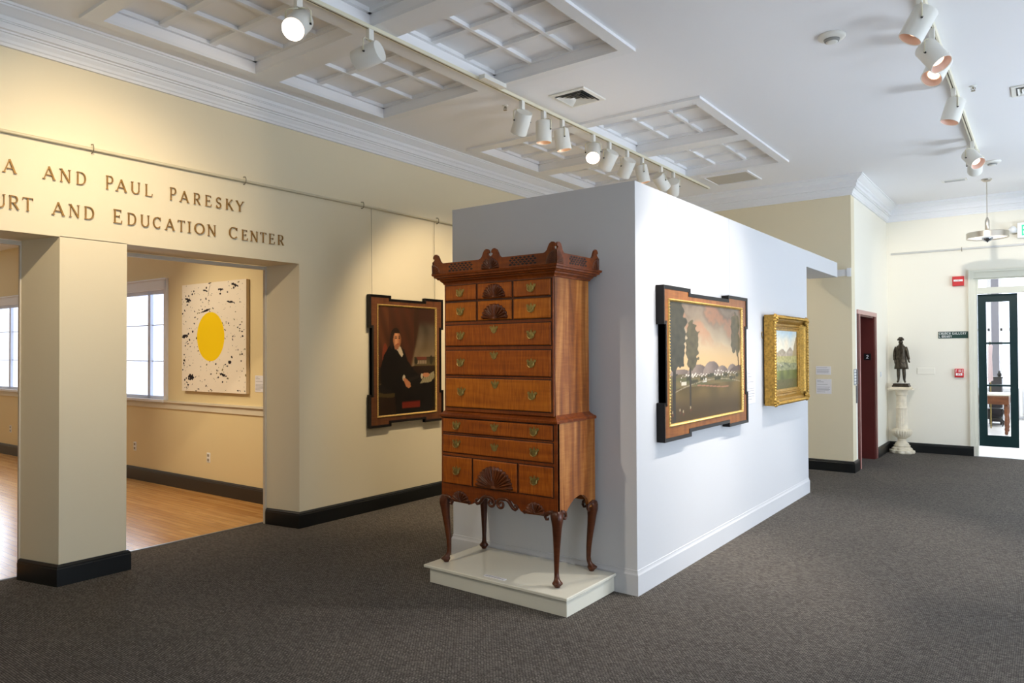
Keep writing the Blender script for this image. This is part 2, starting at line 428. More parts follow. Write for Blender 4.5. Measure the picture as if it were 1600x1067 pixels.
cr = MB(fw); cr.box(-15.9, -6.15, .965, 1.045, 0, .018); cr.box(-15.9, -6.15, 1.045, 1.068, 0, .045)
struct('trim_10', cr, pmat('cream chair rail paint', (226, 216, 192), .5))

# lobby beyond the glazed door
lw = MB(); lw.box(-5, 4.2, 20.8, 21, 0, .7); lw.box(-5, 4.2, 20.8, 21, 3.6, 4.2)
lw.box(-5, -1.7, 20.8, 21, .7, 3.6); lw.box(-1.1, -.89, 20.8, 21, .7, 3.6); lw.box(.6, 4.2, 20.8, 21, .7, 3.6)
lw.box(-5.2, -5, 13.4, 21, 0, 4.2); lw.box(4.2, 4.4, 13.4, 21, 0, 4.2)
struct('wall_lobby', lw, pmat('bright white lobby paint', (240, 242, 245), .7))
struct('ceiling', MB().box(-5, 4.2, 13.45, 21, 4.1, 4.2), M_ceil)
for k, (a, b) in enumerate(((-1.7, -1.1), (-.89, .6))):
    wf = MB()
    wf.box(a-.05, a+.04, 20.74, 20.8, .65, 3.6); wf.box(b-.04, b+.05, 20.74, 20.8, .65, 3.6); wf.box(a, b, 20.74, 20.8, .65, .72); wf.box(a, b, 20.74, 20.8, 2.1, 2.16)
    w = struct('window_%d' % (k+3), wf, M_trim)
    build('pane', MB().box(a, b, 20.86, 20.87, .7, 3.6), M_sky, w)
# right-hand windows (light the hall)
for k, y0 in enumerate((.4, 3.4, 6.4, 9.4)):
    wf = MB(); wf.box(4.17, 4.22, y0, y0+.06, .7, 3.2); wf.box(4.17, 4.22, y0+1.74, y0+1.8, .7, 3.2); wf.box(4.17, 4.22, y0, y0+1.8, .7, .76); wf.box(4.17, 4.22, y0, y0+1.8, 3.14, 3.2); wf.box(4.2, 4.22, y0, y0+1.8, 1.93, 1.97)
    w = struct('window_%d' % (k+5), wf, M_trim)
    build('pane', MB().box(4.32, 4.33, y0, y0+1.8, .7, 3.2), M_skysoft, w)

# ------------------------------------------------------------ glazed green door, transom, casing
dc = MB(fy(BY))
dc.box(-.9445, -.902, .155, 2.858, .0005, .03); dc.box(-.97, -.945, .155, 2.9, .0005, .045)
dc.box(-.9445, 1.25, 2.8585, 2.888, .0005, .029)
dc.box(-.9045, -.868, .006, 2.76, -.22, -.0005); dc.box(-.8675, 1.2, 2.53, 2.61, -.2, -.101); dc.box(-.9045, 1.2, 2.765, 2.859, -.2, -.0015)
dc.box(-.8670, 1.2, 2.525, 2.622, -.1, -.045); dc.box(-.8670, 1.2, 2.750, 2.764, -.1, -.045); dc.box(-.8670, -.845, 2.6225, 2.7495, -.1, -.045); dc.box(-.19, -.17, 2.6, 2.78, -.16, -.12)
struct('trim_11', dc, pmat('cream door surround paint', (224, 222, 206), .5))
d = MB(fy(13.35))
d.box(-.862, -.752, .15, 2.52, -.045, 0); d.box(-.455, -.352, .15, 2.52, -.045, 0)
d.box(-.752, -.455, .15, .325, -.045, 0); d.box(-.752, -.455, 2.40, 2.52, -.045, 0)
d.box(-.752, -.455, 1.74, 1.77, -.04, -.004); d.box(-.752, -.455, 1.085, 1.115, -.04, -.004)
door = struct('door_1', d, M_doorg)
build('pane', MB(fy(13.35)).box(-.752, -.455, .325, 2.40, -.024, -.020), M_glass, door)
build('pane', MB(fy(13.35)).box(-.87, 1.2, 2.61, 2.765, -.024, -.020), M_glass, door, label='transom pane above the door')
# second leaf stands open, folded back into the lobby on the far side
d2 = MB()
d2.box(1.14, 1.19, 13.5, 13.62, .02, 2.52); d2.box(1.14, 1.19, 14.3, 14.42, .02, 2.52); d2.box(1.14, 1.19, 13.62, 14.3, .02, .3); d2.box(1.14, 1.19, 13.62, 14.3, 2.4, 2.52)
door2 = struct('door_2', d2, M_doorg)
build('pane', MB().box(1.16, 1.165, 13.62, 14.3, .3, 2.4), M_glass, door2)

# lift opening
lf = MB(fx(EX))
lf.box(10.81, 10.93, 0, 2.225, 0, .012); 
liftframe = struct('door_3', MB(fx(EX)).box(10.80, 10.93, 0, 2.17, -.2, .014).box(12.0, 12.15, 0, 2.17, .0, .014), M_elev)
build('frame_edge', MB(fx(EX)).box(10.90, 10.935, 0, 2.165, -.06, .02).box(10.80, 12.16, 2.165, 2.225, -.02, .02).box(12.13, 12.155, 0, 2.17, 0, .018), M_elevframe, liftframe)
build('jamb', MB(fx(EX)).box(11.98, 12.02, 0, 2.17, -.26, .002).box(10.93, 12.0, 2.14, 2.17, -.26, 0), M_elev, liftframe)
build('lift_door', MB(fx(EX)).box(10.93, 12.0, 0, 2.15, -.25, -.22), M_elev, liftframe)

# ------------------------------------------------------------ stroke lettering (serif capitals)
TK, TN = .118, .06
def seg(x0, y0, x1, y1, w):
    dx, dy = x1-x0, y1-y0; l = math.hypot(dx, dy); nx, ny = -dy/l*w/2, dx/l*w/2
    return [(x0+nx, y0+ny), (x0-nx, y0-ny), (x1-nx, y1-ny), (x1+nx, y1+ny)]
def arc(cx, cy, rx, ry, a0, a1, wk, wn, n=14):
    o = []
    for i in range(n):
        q = []
        for t in (i/n, (i+1)/n):
            a = R(a0+(a1-a0)*t); w = wn+(wk-wn)*abs(math.cos(a))
            q.append((a, w))
        (a, w), (b, w2) = q
        o.append([(cx+(rx-w/2)*math.cos(a), cy+(ry-w/2)*math.sin(a)), (cx+(rx+w/2)*math.cos(a), cy+(ry+w/2)*math.sin(a)),
                  (cx+(rx+w2/2)*math.cos(b), cy+(ry+w2/2)*math.sin(b)), (cx+(rx-w2/2)*math.cos(b), cy+(ry-w2/2)*math.sin(b))])
    return o
def glyph(ch, T=TK, N=TN):
    s = .04   # serif thickness
    def ser(x, y, h=.11): return [seg(x-h, y, x+h, y, s)]
    g = []
    b, t = s/2, 1-s/2
    if ch == 'A':
        g = [seg(.10, 0, .47, .98, N), seg(.45, 1, .86, 0, T), seg(.22, .33, .72, .33, N)]+ser(.10, b)+ser(.86, b)
    elif ch == 'N':
        g = [seg(.14, 0, .14, 1, N), seg(.12, 1, .84, 0, T), seg(.84, 0, .84, 1, N)]+ser(.14, b)+ser(.08, t)+ser(.84, t)
    elif ch == 'D':
        g = [seg(.18, 0, .18, 1, T), seg(.08, t, .48, t, N*.8), seg(.08, b, .48, b, N*.8)]+arc(.46, .5, .40, .47, -90, 90, T, N*.7)
    elif ch in 'PR':
        g = [seg(.2, 0, .2, 1, T), seg(.08, t, .5, t, N*.8), seg(.2, .47, .5, .47, N*.8)]+arc(.5, .735, .27, .245, -90, 90, T, N*.7)+ser(.2, b)
        if ch == 'R': g += [seg(.48, .47, .84, .02, T)]+ser(.86, b, .09)
    elif ch == 'U':
        g = [seg(.17, .3, .17, 1, T), seg(.83, .3, .83, 1, N)]+arc(.5, .33, .33, .31, 180, 360, T*.9, N)+ser(.17, t)+ser(.83, t)
    elif ch == 'L':
        g = [seg(.2, 0, .2, 1, T), seg(.08, b, .84, b, N*.8), seg(.82, 0, .88, .24, N*.7)]+ser(.2, t)
    elif ch == 'E':
        g = [seg(.2, 0, .2, 1, T), seg(.08, b, .8, b, N*.8), seg(.08, t, .76, t, N*.8), seg(.2, .52, .62, .52, N*.8), seg(.62, .42, .62, .62, s), seg(.8, 0, .86, .22, N*.7), seg(.76, .82, .76, 1, N*.7)]
    elif ch == 'S':
        g = arc(.48, .73, .27, .24, 30, 270, T, T*.7)+arc(.48, .26, .29, .24, -150, 90, T, T*.7)+[seg(.74, .78, .74, .98, s), seg(.18, .02, .18, .24, s)]
    elif ch == 'K':
        g = [seg(.18, 0, .18, 1, T), seg(.2, .42, .76, .98, N), seg(.38, .6, .86, .02, T)]+ser(.18, b)+ser(.18, t)+ser(.78, t, .1)+ser(.88, b, .1)
    elif ch == 'Y':
        g = [seg(.5, 0, .5, .46, T), seg(.14, 1, .52, .44, T), seg(.88, 1, .5, .44, N)]+ser(.5, b)+ser(.14, t)+ser(.88, t)
    elif ch == 'T':
        g = [seg(.5, 0, .5, 1, T), seg(.08, t, .92, t, N*.8), seg(.08, .8, .1, 1, s), seg(.92, .8, .9, 1, s)]+ser(.5, b)
    elif ch == 'C':
        g = arc(.52, .5, .42, .46, 42, 318, T, N)+[seg(.85, .7, .85, .96, s)]
    elif ch == 'O':
        g = arc(.5, .5, .43, .46, 0, 360, T, N, 28)
    elif ch == 'I':
        g = [seg(.5, 0, .5, 1, T*2.6)]+[seg(0, b, 1, b, s), seg(0, t, 1, t, s)]
    elif ch == 'H':
        g = [seg(.2, 0, .2, 1, T), seg(.8, 0, .8, 1, T), seg(.2, .52, .8, .52, N)]+ser(.2, b)+ser(.2, t)+ser(.8, b)+ser(.8, t)
    elif ch == 'G':
        g = arc(.5, .5, .40, .46, 50, 330, T, N)+[seg(.82, .06, .82, .48, T), seg(.66, .48, .94, .48, s), seg(.8, .74, .8, .96, s)]
    elif ch == 'B':
        g = [seg(.2, 0, .2, 1, T), seg(.08, t, .5, t, N), seg(.2, .52, .5, .52, N), seg(.08, b, .5, b, N)]+arc(.5, .76, .24, .22, -90, 90, T, N)+arc(.5, .27, .29, .25, -90, 90, T, N)
    elif ch == 'F':
        g = [seg(.2, 0, .2, 1, T), seg(.2, t, .8, t, T), seg(.2, .52, .65, .52, T)]
    elif ch == 'X':
        g = [seg(.12, 0, .88, 1, T), seg(.12, 1, .88, 0, T)]
    elif ch == '2':
        g = arc(.48, .70, .30, .25, -20, 160, T, T)+[seg(.75, .64, .2, .06, T), seg(.14, .07, .84, .07, T)]
    return g
def put_glyph(mb, ch, u0, u1, v0, h, w0, w1, T=TK, N=TN):
    k = 0
    for poly in glyph(ch, T, N):
        mb.prism([(u0+a*(u1-u0), v0+c*h) for a, c in poly], w0, w1+.00004*k); k += 1
ROWS = [(2.909, 'upper line', [('A', 'partly seen word before AND'), None, ('AND', 3), None]),]
row1 = [('A', 1.793, 1.88), ('A', 2.035, 2.121), ('N', 2.145, 2.221), ('D', 2.251, 2.325), ('P', 2.456, 2.523), ('A', 2.531, 2.618), ('U', 2.641, 2.718), ('L', 2.749, 2.818), ('P', 2.948, 3.014), ('A', 3.033, 3.117), ('R', 3.149, 3.217), ('E', 3.252, 3.32), ('S', 3.347, 3.411), ('K', 3.441, 3.518), ('Y', 3.536, 3.621)]
row2 = [('U', 1.742, 1.814), ('R', 1.826, 1.896), ('T', 1.908, 1.98), ('A', 2.094, 2.182), ('N', 2.206, 2.281), ('D', 2.305, 2.382), ('E', 2.51, 2.588), ('D', 2.615, 2.689), ('U', 2.715, 2.792), ('C', 2.813, 2.883), ('A', 2.912, 2.996), ('T', 3.013, 3.082), ('I', 3.102, 3.131), ('O', 3.159, 3.25), ('N', 3.276, 3.355), ('C', 3.471, 3.563), ('E', 3.594, 3.663), ('N', 3.683, 3.762), ('T', 3.778, 3.848), ('E', 3.87, 3.941), ('R', 3.963, 4.036)]
def words(row, ws, v, line, caps):
    i = 0; nth = ['first', 'second', 'third', 'fourth', 'fifth', 'sixth', 'seventh', 'eighth', 'ninth']
    for wd, desc in ws:
        for j, c in enumerate(wd):
            ch, a, b = row[i]; assert ch == c
            m = MB(fx(WL)); hh = .104 if i in caps else .093
            put_glyph(m, c, a, b, v, hh, .006, .016)
            seen = 'final' if j == len(wd)-1 and len(wd) > 1 else nth[j]
            lab = 'bronze wall letter %s, %s letter of %s, %s' % (c, seen, desc, line)
            if len(wd) == 1: lab = 'lone bronze wall letter A at the left end of the upper line'
            tag(build('wall_letter', m, M_bronze_l), lab, 'letter', 'bronze letters of the wall inscription')
            i += 1
words(row1, [('A', ''), ('AND', 'the word AND'), ('PAUL', 'PAUL'), ('PARESKY', 'PARESKY')], 2.909, 'upper line', (4, 8))
words(row2, [('URT', 'the cut-off first word'), ('AND', 'the word AND'), ('EDUCATION', 'EDUCATION'), ('CENTER', 'CENTER')], 2.662, 'lower line', (6, 15))

# ------------------------------------------------------------ picture rails
t = thing('picture_rail', (WL, 4, 3.18), 'cream painted picture rail running along the left wall above the lettering', 'rail')
build('rod', MB().tube([(WL+.022, -2.9, 3.185), (WL+.022, 10.45, 3.185)], .011, 8).box(WL, WL+.006, -2.9, 10.45, 3.175, 3.203), pmat('cream rail paint', (206, 196, 166), .5), t, True)
for y in (2.36, 3.62, 4.98, 6.12, 7.4, 8.7):
    build('bracket', MB().tube([(WL, y, 3.225), (WL+.03, y, 3.222), (WL+.042, y, 3.20), (WL+.038, y, 3.17), (WL+.02, y, 3.158), (WL, y, 3.16)], .004, 6), M_wire, t, True)
t = thing('picture_rail', (-1, BY, 3.23), 'white painted picture rail on the back wall above the glazed door', 'rail')
build('rod', MB().tube([(-2.0, BY-.022, 3.235), (4.1, BY-.022, 3.235)], .011, 8).box(-2.05, 4.1, BY-.006, BY, 3.225, 3.255), M_trim, t, True)
build('bracket', MB().tube([(-1.05, BY, 3.27), (-1.05, BY-.04, 3.26), (-1.05, BY-.035, 3.215), (-1.05, BY, 3.20)], .004, 6), M_wire, t, True)

# ------------------------------------------------------------ highboy and platform
t = thing('display_platform', (-3.0, 4.1, 0), 'low ivory display platform with a glossy top under the tall chest', 'platform')
build('base', MB().box(-3.584, -2.417, 3.778, 4.39, .004, .115), M_platside, t)
build('top', MB().rects(-3.625, -2.402, 3.755, 4.388, [(-.004, .108), (0, .112), (0, .126), (-.004, .130)]), M_plat, t)
t = tag(build('label_card', MB(), M_paper) if 0 else build('object_label', MB().box(-3.11, -2.93, 3.80, 3.835, .130, .133), M_paper), 'small white label strip lying on the platform below the chest', 'label')
build('print', MB().box(-3.10, -2.94, 3.807, 3.812, .1331, .1335).box(-3.10, -2.97, 3.820, 3.825, .1331, .1335), M_ink, t)

PT = .130
hb = thing('highboy_chest', (-3.05, 4.12, PT), 'tall curly maple highboy chest of drawers with carved shells on slender legs', 'chest')
LX0, LX1, LY0, LY1 = -3.56, -2.545, 3.872, 4.355
UX0, UX1, UY0, UY1 = -3.525, -2.572, 3.885, 4.325
# lower case: front board with shaped apron, side boards with an arch
zl = .585
def front_outline():
    L = [(LX0, 1.205), (LX0, .60), (-3.49, .60), (-3.475, zl), (-3.285, zl-.004), (-3.262, .592), (-3.245, .61), (-3.20, .635), (-3.185, .648), (-3.15, .662), (-3.12, .665), (-3.085, .652), (-3.06, .64)]
    rgt = [(-6.105-x+.0, z) for x, z in L[::-1]]
    return L+[(2*-3.0525-x, z) for x, z in L[-2::-1]]
fo = front_outline()
lc = MB(lambda p: (p[0], LY0+p[2], p[1])).prism(fo, .008, .03)
so = [(LY0+.01, 1.205), (LY0+.01, .60), (3.95, .60), (3.985, .612), (4.03, .648), (4.08, .678), (4.15, .692), (4.20, .684), (4.245, .655), (4.262, .625), (4.262, .60), (4.275, .60), (4.275, .585), (LY1, .585), (LY1, 1.205)]
lcs = MB(lambda p: (p[2], p[0], p[1])).prism(so, LX1-.022, LX1)
build('case_side', MB(lambda p: (p[2], p[0], p[1])).prism(so, LX0, LX0+.022), M_case, hb)
build('case_back', MB().box(LX0+.02, LX1-.02, LY1-.02, LY1, .62, 1.205), M_case, hb)
build('lower_case', lc, M_rail, hb)
build('case_side', lcs, M_case, hb)
build('case_interior', MB().box(LX0+.02, LX1-.02, LY0+.02, LY1-.02, .72, 1.2), M_gap, hb)
build('waist_moulding', MB().rects(LX0, LX1, LY0, LY1, [(-.01, 1.19), (.008, 1.195), (.010, 1.210), (.004, 1.216), (-.006, 1.222), (-.022, 1.238), (-.026, 1.246), (-.04, 1.25)]), M_rail, hb)
build('upper_case', MB().box(UX0, UX1, UY0+.004, UY1, 1.24, 2.20), M_case, hb)
build('case_front', MB().box(UX0, UX1, UY0-.006, UY0+.012, 1.24, 2.19), M_rail, hb)
# cornice
build('cornice', MB().rects(UX0, UX1, UY0, UY1, [(0, 2.155), (.008, 2.157), (.012, 2.168), (.026, 2.180), (.028, 2.188), (.040, 2.190), (.046, 2.200), (.058, 2.204), (.060, 2.216), (.068, 2.218), (.072, 2.232), (.060, 2.236)]), M_rail, hb)
# gallery boards
GY = UY0-.066; GX0, GX1 = UX0-.066, UX1+.066; GB = UY1+.03; gz = 2.232; gt = 2.306
half = [(.105, 0), (.090, .004), (.075, .018), (.066, .040), (.055, .058), (.038, .068), (.022, .066), (.011, .056), (.007, .044), (.012, .036), (.020, .040), (.0225, .034), (.018, .024), (.008, .016), (0, .014)]
def lobe(c, side):  # side -1: left half running up to c ; +1: right half leaving c
    pts = [(c+side*s, gt+hh) for s, hh in half]
    return pts if side < 0 else pts[::-1]
def gal(a, b, left_half, center, right_half):
    o = [(b, gz), (a, gz)]
    if left_half: o += lobe(a, 1)
    else: o += [(a, gt)]
    if center: 
        l = lobe(center, -1); r = lobe(center, 1); o += l[:-1]+r
    if right_half: o += lobe(b, -1)
    else: o += [(b, gt)]
    return o
cx = -3.0495
g = MB(lambda p: (p[0], GY+p[2], p[1])).prism(gal(GX0, GX1, True, cx, True), 0, .014)
g2 = MB(lambda p: (p[2], p[0], p[1])); g2.prism(gal(GY, GB, True, None, True), GX1-.014, GX1-.0005)
build('gallery_side', MB(lambda p: (p[2], p[0], p[1])).prism(gal(GY, GB, True, None, True), GX0+.0005, GX0+.014), M_rail, hb)
build('gallery', g, M_rail, hb); build('gallery_side', g2, M_rail, hb)
# fretwork: little dark lozenges colour in the shade of piercings
fr = MB(lambda p: (p[0], GY-p[2], p[1]))
def fret(mb, a, b, z0, z1):
    nx = max(3, round((b-a)/.0165)); nz = 4
    for i in range(nx):
        for j in range(nz):
            if (i+j) % 2: continue
            ux = a+(i+.5)*(b-a)/nx; vz = z0+(j+.5)*(z1-z0)/nz
            mb.prism([(ux-.0145, vz), (ux, vz-.0078), (ux+.0145, vz), (ux, vz+.0078)], -.001, .0012)
fret(fr, -3.43, -3.21, gz+.008, gt-.008)
build('fretwork', fr, M_gap, hb)
fr = MB(lambda p: (p[0], GY-p[2], p[1])); fret(fr, -2.885, -2.665, gz+.008, gt-.008)
build('fretwork', fr, M_gap, hb)
fr = MB(lambda p: (GX1+p[2], p[0], p[1])); fret(fr, 3.975, 4.19, gz+.008, gt-.008)
build('fretwork', fr, M_gap, hb)
def shell(name, parent, tf, cu, cv, rad, n, a0=0, a1=180, depth=.012, mat=None, squash=1., convex=True):
    mb = MB(tf); st = 6; na = n*st; rs = [0, .12, .16, .5, .85, 1.0, 1.03]
    rings = []
    for i in range(na+1):
        th = R(a0+(a1-a0)*i/na); lobe_ = abs(math.sin(PI*i/st))
        ring = []
        for q in rs:
            rr = rad*q*(1+(.07*lobe_ if q > .8 else 0))
            if q <= .12: w = depth*.9
            elif q > 1.01: w = 0
            else: w = depth*((.25+.75*lobe_) if convex else (1-.8*lobe_))*(.5+.5*math.sin(PI*min(1, q)*.7))
            ring.append((cu+rr*math.cos(th), cv+rr*squash*math.sin(th), w))
        rings.append(ring)
    mb.loft(rings, close=False)
    return build(name, mb, mat or M_carve, parent, True)
# drawers
def pull(parent, u, v, keyhole=False, W=.92):
    hp = [(0, .038), (.005, .030), (.009, .017), (.015, .014), (.021, .020), (.024, .031), (.030, .023), (.040, .027), (.043, .015), (.034, .005), (.028, -.004), (.026, -.016), (.015, -.027), (0, -.034)]
    hp = [(a*W, b*W) for a, b in hp]
    o = [(u+a, v+b) for a, b in hp]+[(u-a, v+b) for a, b in hp[-2:0:-1]]
    m = MB(parent_tf[0]).prism(o, .0, .003)
    if keyhole:
        pl = build('escutcheon', m, M_brass, parent)
    else:
        m.tube([(u-.024*W, v+.006, .003), (u-.026*W, v+.004, .012), (u-.026*W, v-.012, .014), (u-.016*W, v-.024, .015), (u, v-.028, .015), (u+.016*W, v-.024, .015), (u+.026*W, v-.012, .014), (u+.026*W, v+.004, .012), (u+.024*W, v+.006, .003)], .0026, 6)
        pl = build('drawer_pull', m, M_brass, parent)
parent_tf = [None]
def drawer(x0, x1, z0, z1, yf, mat, pulls=(), esc=None, sh=None):
    parent_tf[0] = lambda p: (p[0], yf-p[2], p[1])
    build('drawer_gap_shade', MB(parent_tf[0]).box(x0-.006, x1+.006, z0-.006, z1+.006, -.002, .0012), M_gap, hb)  # raised dark sheet paints the shade line round the drawer
    m = MB(parent_tf[0])
    m.loft([[(x0, z0, 0), (x1, z0, 0), (x1, z1, 0), (x0, z1, 0)], [(x0, z0, .007), (x1, z0, .007), (x1, z1, .007), (x0, z1, .007)], [(x0+.006, z0+.006, .012), (x1-.006, z0+.006, .012), (x1-.006, z1-.006, .012), (x0+.006, z1-.006, .012)]])
    dr = build('drawer', m, mat, hb)
    parent_tf[0] = lambda p: (p[0], yf-.012-p[2], p[1])
    for (u, v) in pulls: pull(dr, u, v)
    if esc: pull(dr, esc[0], esc[1], True, .85)
    if sh: shell('carved_shell', dr, parent_tf[0], *sh)
YU = UY0-.006; YL = LY0+.008
drawer(-3.508, -3.222, 2.035, 2.143, YU, M_drawer, [(-3.365, 2.090)])
drawer(-3.205, -2.908, 2.035, 2.143, YU, M_drawer, sh=(-3.056, 2.041, .090, 13, 0, 180, .016, M_carve, .98, True))
drawer(-2.890, -2.590, 2.035, 2.143, YU, M_drawer, [(-2.741, 2.092)])
drawer(-3.508, -3.222, 1.886, 2.020, YU, M_drawer2, [(-3.362, 1.956)])
drawer(-3.205, -2.908, 1.886, 2.020, YU, M_drawer2, sh=(-3.050, 1.894, .105, 11, 0, 180, .018, M_carve, .92, True))
drawer(-2.890, -2.590, 1.886, 2.020, YU, M_drawer2, [(-2.741, 1.956)])
drawer(-3.508, -2.590, 1.708, 1.856, YU, M_drawer, [(-3.362, 1.782), (-2.741, 1.780)], (-3.058, 1.820))
drawer(-3.508, -2.590, 1.500, 1.674, YU, M_drawer, [(-3.362, 1.590), (-2.741, 1.588)], (-3.058, 1.640))
drawer(-3.508, -2.590, 1.268, 1.476, YU, M_drawer2, [(-3.356, 1.382), (-2.735, 1.374)], (-3.050, 1.438))
drawer(-3.540, -2.580, 1.084, 1.182, YL, M_drawer, [(-3.405, 1.137), (-2.722, 1.136)], (-3.058, 1.142))
drawer(-3.540, -2.580, .938, 1.064, YL, M_drawer, [(-3.405, 1.006), (-2.722, 1.000)], (-3.058, 1.004))
drawer(-3.540, -3.268, .714, .908, YL, M_drawer, [(-3.405, .812)])
drawer(-3.254, -2.870, .714, .908, YL, M_drawer, sh=(-3.060, .724, .146, 15, 0, 180, .022, M_carve, .95, True))
drawer(-2.850, -2.580, .714, .908, YL, M_drawer, [(-2.722, .812)])
# apron carvings
af = lambda p: (p[0], LY0+.008-p[2], p[1])
shell('apron_shell', hb, af, -3.38, .592, .074, 9, 0, 180, .016, M_carve, .95, True)
shell('apron_shell', hb, af, -2.725, .592, .074, 9, 0, 180, .016, M_carve, .95, True)
def spiral(cu, cv, r0, turns, a0, sgn):
    return [(cu+r0*(1-.75*k/24)*math.cos(a0+sgn*2*PI*turns*k/24), cv+r0*(1-.75*k/24)*math.sin(a0+sgn*2*PI*turns*k/24)) for k in range(25)]
def scroll(pts, r, tf=af, w=.004):
    m = MB(tf); m.tube([(a, b, w) for a, b in pts], r, 7); return m
for sg in (-1, 1):
    c = -3.0525
    pts = []
    for k in range(31):
        f_ = k/30; an = R(90+470*(1-f_)); rr = .008+.028*f_
        pts.append((c+sg*(.044+rr*math.cos(an)), .618+rr*math.sin(an)))
    pts += [(c+sg*.066, .655), (c+sg*.090, .657), (c+sg*.112, .645), (c+sg*.130, .622), (c+sg*.148, .602), (c+sg*.166, .596), (c+sg*.180, .606), (c+sg*.180, .622), (c+sg*.168, .629), (c+sg*.160, .620)]
    build('apron_scroll', scroll(pts, [.006+.0002*k for k in range(31)]+[.0125, .013, .013, .0125, .012, .0115, .011, .010, .009, .007]), M_leg, hb, True)
    sp3 = spiral(c+sg*.245, .592, .013, 1.1, PI/2-sg*PI/2, sg)
    build('apron_scroll', scroll(sp3, .007), M_leg, hb, True)
# cabriole legs
def leg(px, py, dx, dy):
    k = 1/math.sqrt(2)
    sec = [(.632, -.010, .030, .9), (.615, .004, .037, .9), (.590, .014, .037, .6), (.560, .018, .035, .4), (.520, .014, .031, .2), (.460, .008, .0275, 0), (.380, -.002, .0225, 0), (.300, -.010, .0185, 0), (.230, -.013, .016, 0), (.200, -.010, .0165, 0), (.182, -.001, .019, 0), (.168, .010, .027, 0), (.160, .014, .035, 0), (.154, .013, .035, 0), (.138, .008, .020, 0), (PT, .008, .017, 0)]
    rings = []
    for z, off, r, sq in sec:
        ring = []
        for i in range(16):
            a = 2*PI*i/16; ca, sa = math.cos(a), math.sin(a)
            m = max(abs(ca), abs(sa)); q = r*((1-sq)+sq*(1/m)*.92)
            ring.append((px+dx*k*off+q*ca, py+dy*k*off+q*sa, z))
        rings.append(ring)
    m = MB().loft(rings)
    lg = build('leg', m, M_leg, hb, True)
    # scrolled ears either side of the knee
    for ax in (0, 1):
        tf = (lambda p: (px-dx*p[0]*1.0, py+dy*(.030-p[2]*1.0), p[1])) if ax == 0 else (lambda p: (px+dx*(.030-p[2]), py-dy*p[0], p[1]))
        sp = [(.010, .618), (.045, .612), (.068, .600), (.074, .580), (.064, .564), (.050, .566), (.050, .579)]
        build('ear', MB(tf).tube([(a, b, .006) for a, b in sp], [.016, .014, .012, .010, .009, .007, .005], 7), M_leg, lg, True)
leg(-2.572, 3.905, 1, -1); leg(-3.530, 3.905, -1, -1); leg(-2.572, 4.330, 1, 1); leg(-3.530, 4.330, -1, 1)
shell('gallery_shell', hb, lambda p: (p[0], GY-p[2], p[1]), cx, gz+.002, .072, 11, 0, 180, .012, M_carve, 1., True)
shell('gallery_shell', hb, lambda p: (p[0], GY-p[2], p[1]), GX1, gz+.002, .078, 9, 90, 180, .004, M_carve, 1.05, False)
shell('gallery_shell', hb, lambda p: (p[0], GY-p[2], p[1]), GX0, gz+.002, .070, 6, 0, 90, .006, M_carve, .9, False)
shell('gallery_shell', hb, lambda p: (GX1+p[2], p[0], p[1]), GY, gz+.002, .078, 9, 0, 90, .004, M_carve, 1.05, False)
shell('gallery_shell', hb, lambda p: (GX1+p[2], p[0], p[1]), GB, gz+.002, .078, 6, 90, 180, .006, M_carve, 1.0, False)

# ------------------------------------------------------------ paintings
def sm(a, b, x):
    t_ = max(0, min(1, (x-a)/(b-a))); return t_*t_*(3-2*t_)
def mixc(a, b, t_): return tuple(a[i]+(b[i]-a[i])*t_ for i in range(3))
def ell(u, v, cu, cv, ru, rv): return ((u-cu)/ru)**2+((v-cv)/rv)**2
import mathutils
def nz(u, v, s=1., k=0.): return mathutils.noise.noise((u*s, v*s, k))
def inpoly(u, v, P):
    c = False; j = len(P)-1
    for i in range(len(P)):
        if (P[i][1] > v) != (P[j][1] > v) and u < (P[j][0]-P[i][0])*(v-P[i][1])/(P[j][1]-P[i][1])+P[i][0]: c = not c
        j = i
    return c
def canvas(name, parent, tf, u0, u1, v0, v1, w, fn, nu, nv, mat, tone=1.):
    mb = MB(tf); vs = []; fs = []; cl = []
    for j in range(nv+1):
        for i in range(nu+1):
            a, b = i/nu, j/nv; vs.append((u0+(u1-u0)*a, v0+(v1-v0)*b, w)); c = fn(a, b)
            cl.append(lin(tuple(max(0, min(255, q*tone)) for q in c)))
    for j in range(nv):
        for i in range(nu):
            k = j*(nu+1)+i; fs.append((k, k+1, k+nu+2, k+nu+1))
    mb.add(vs, fs)
    return build(name, mb, mat, parent, False, attr=cl)
M_oil = attr_mat('oil paint', .38, .2); M_oilflat = attr_mat('flat acrylic paint', .7, .05)

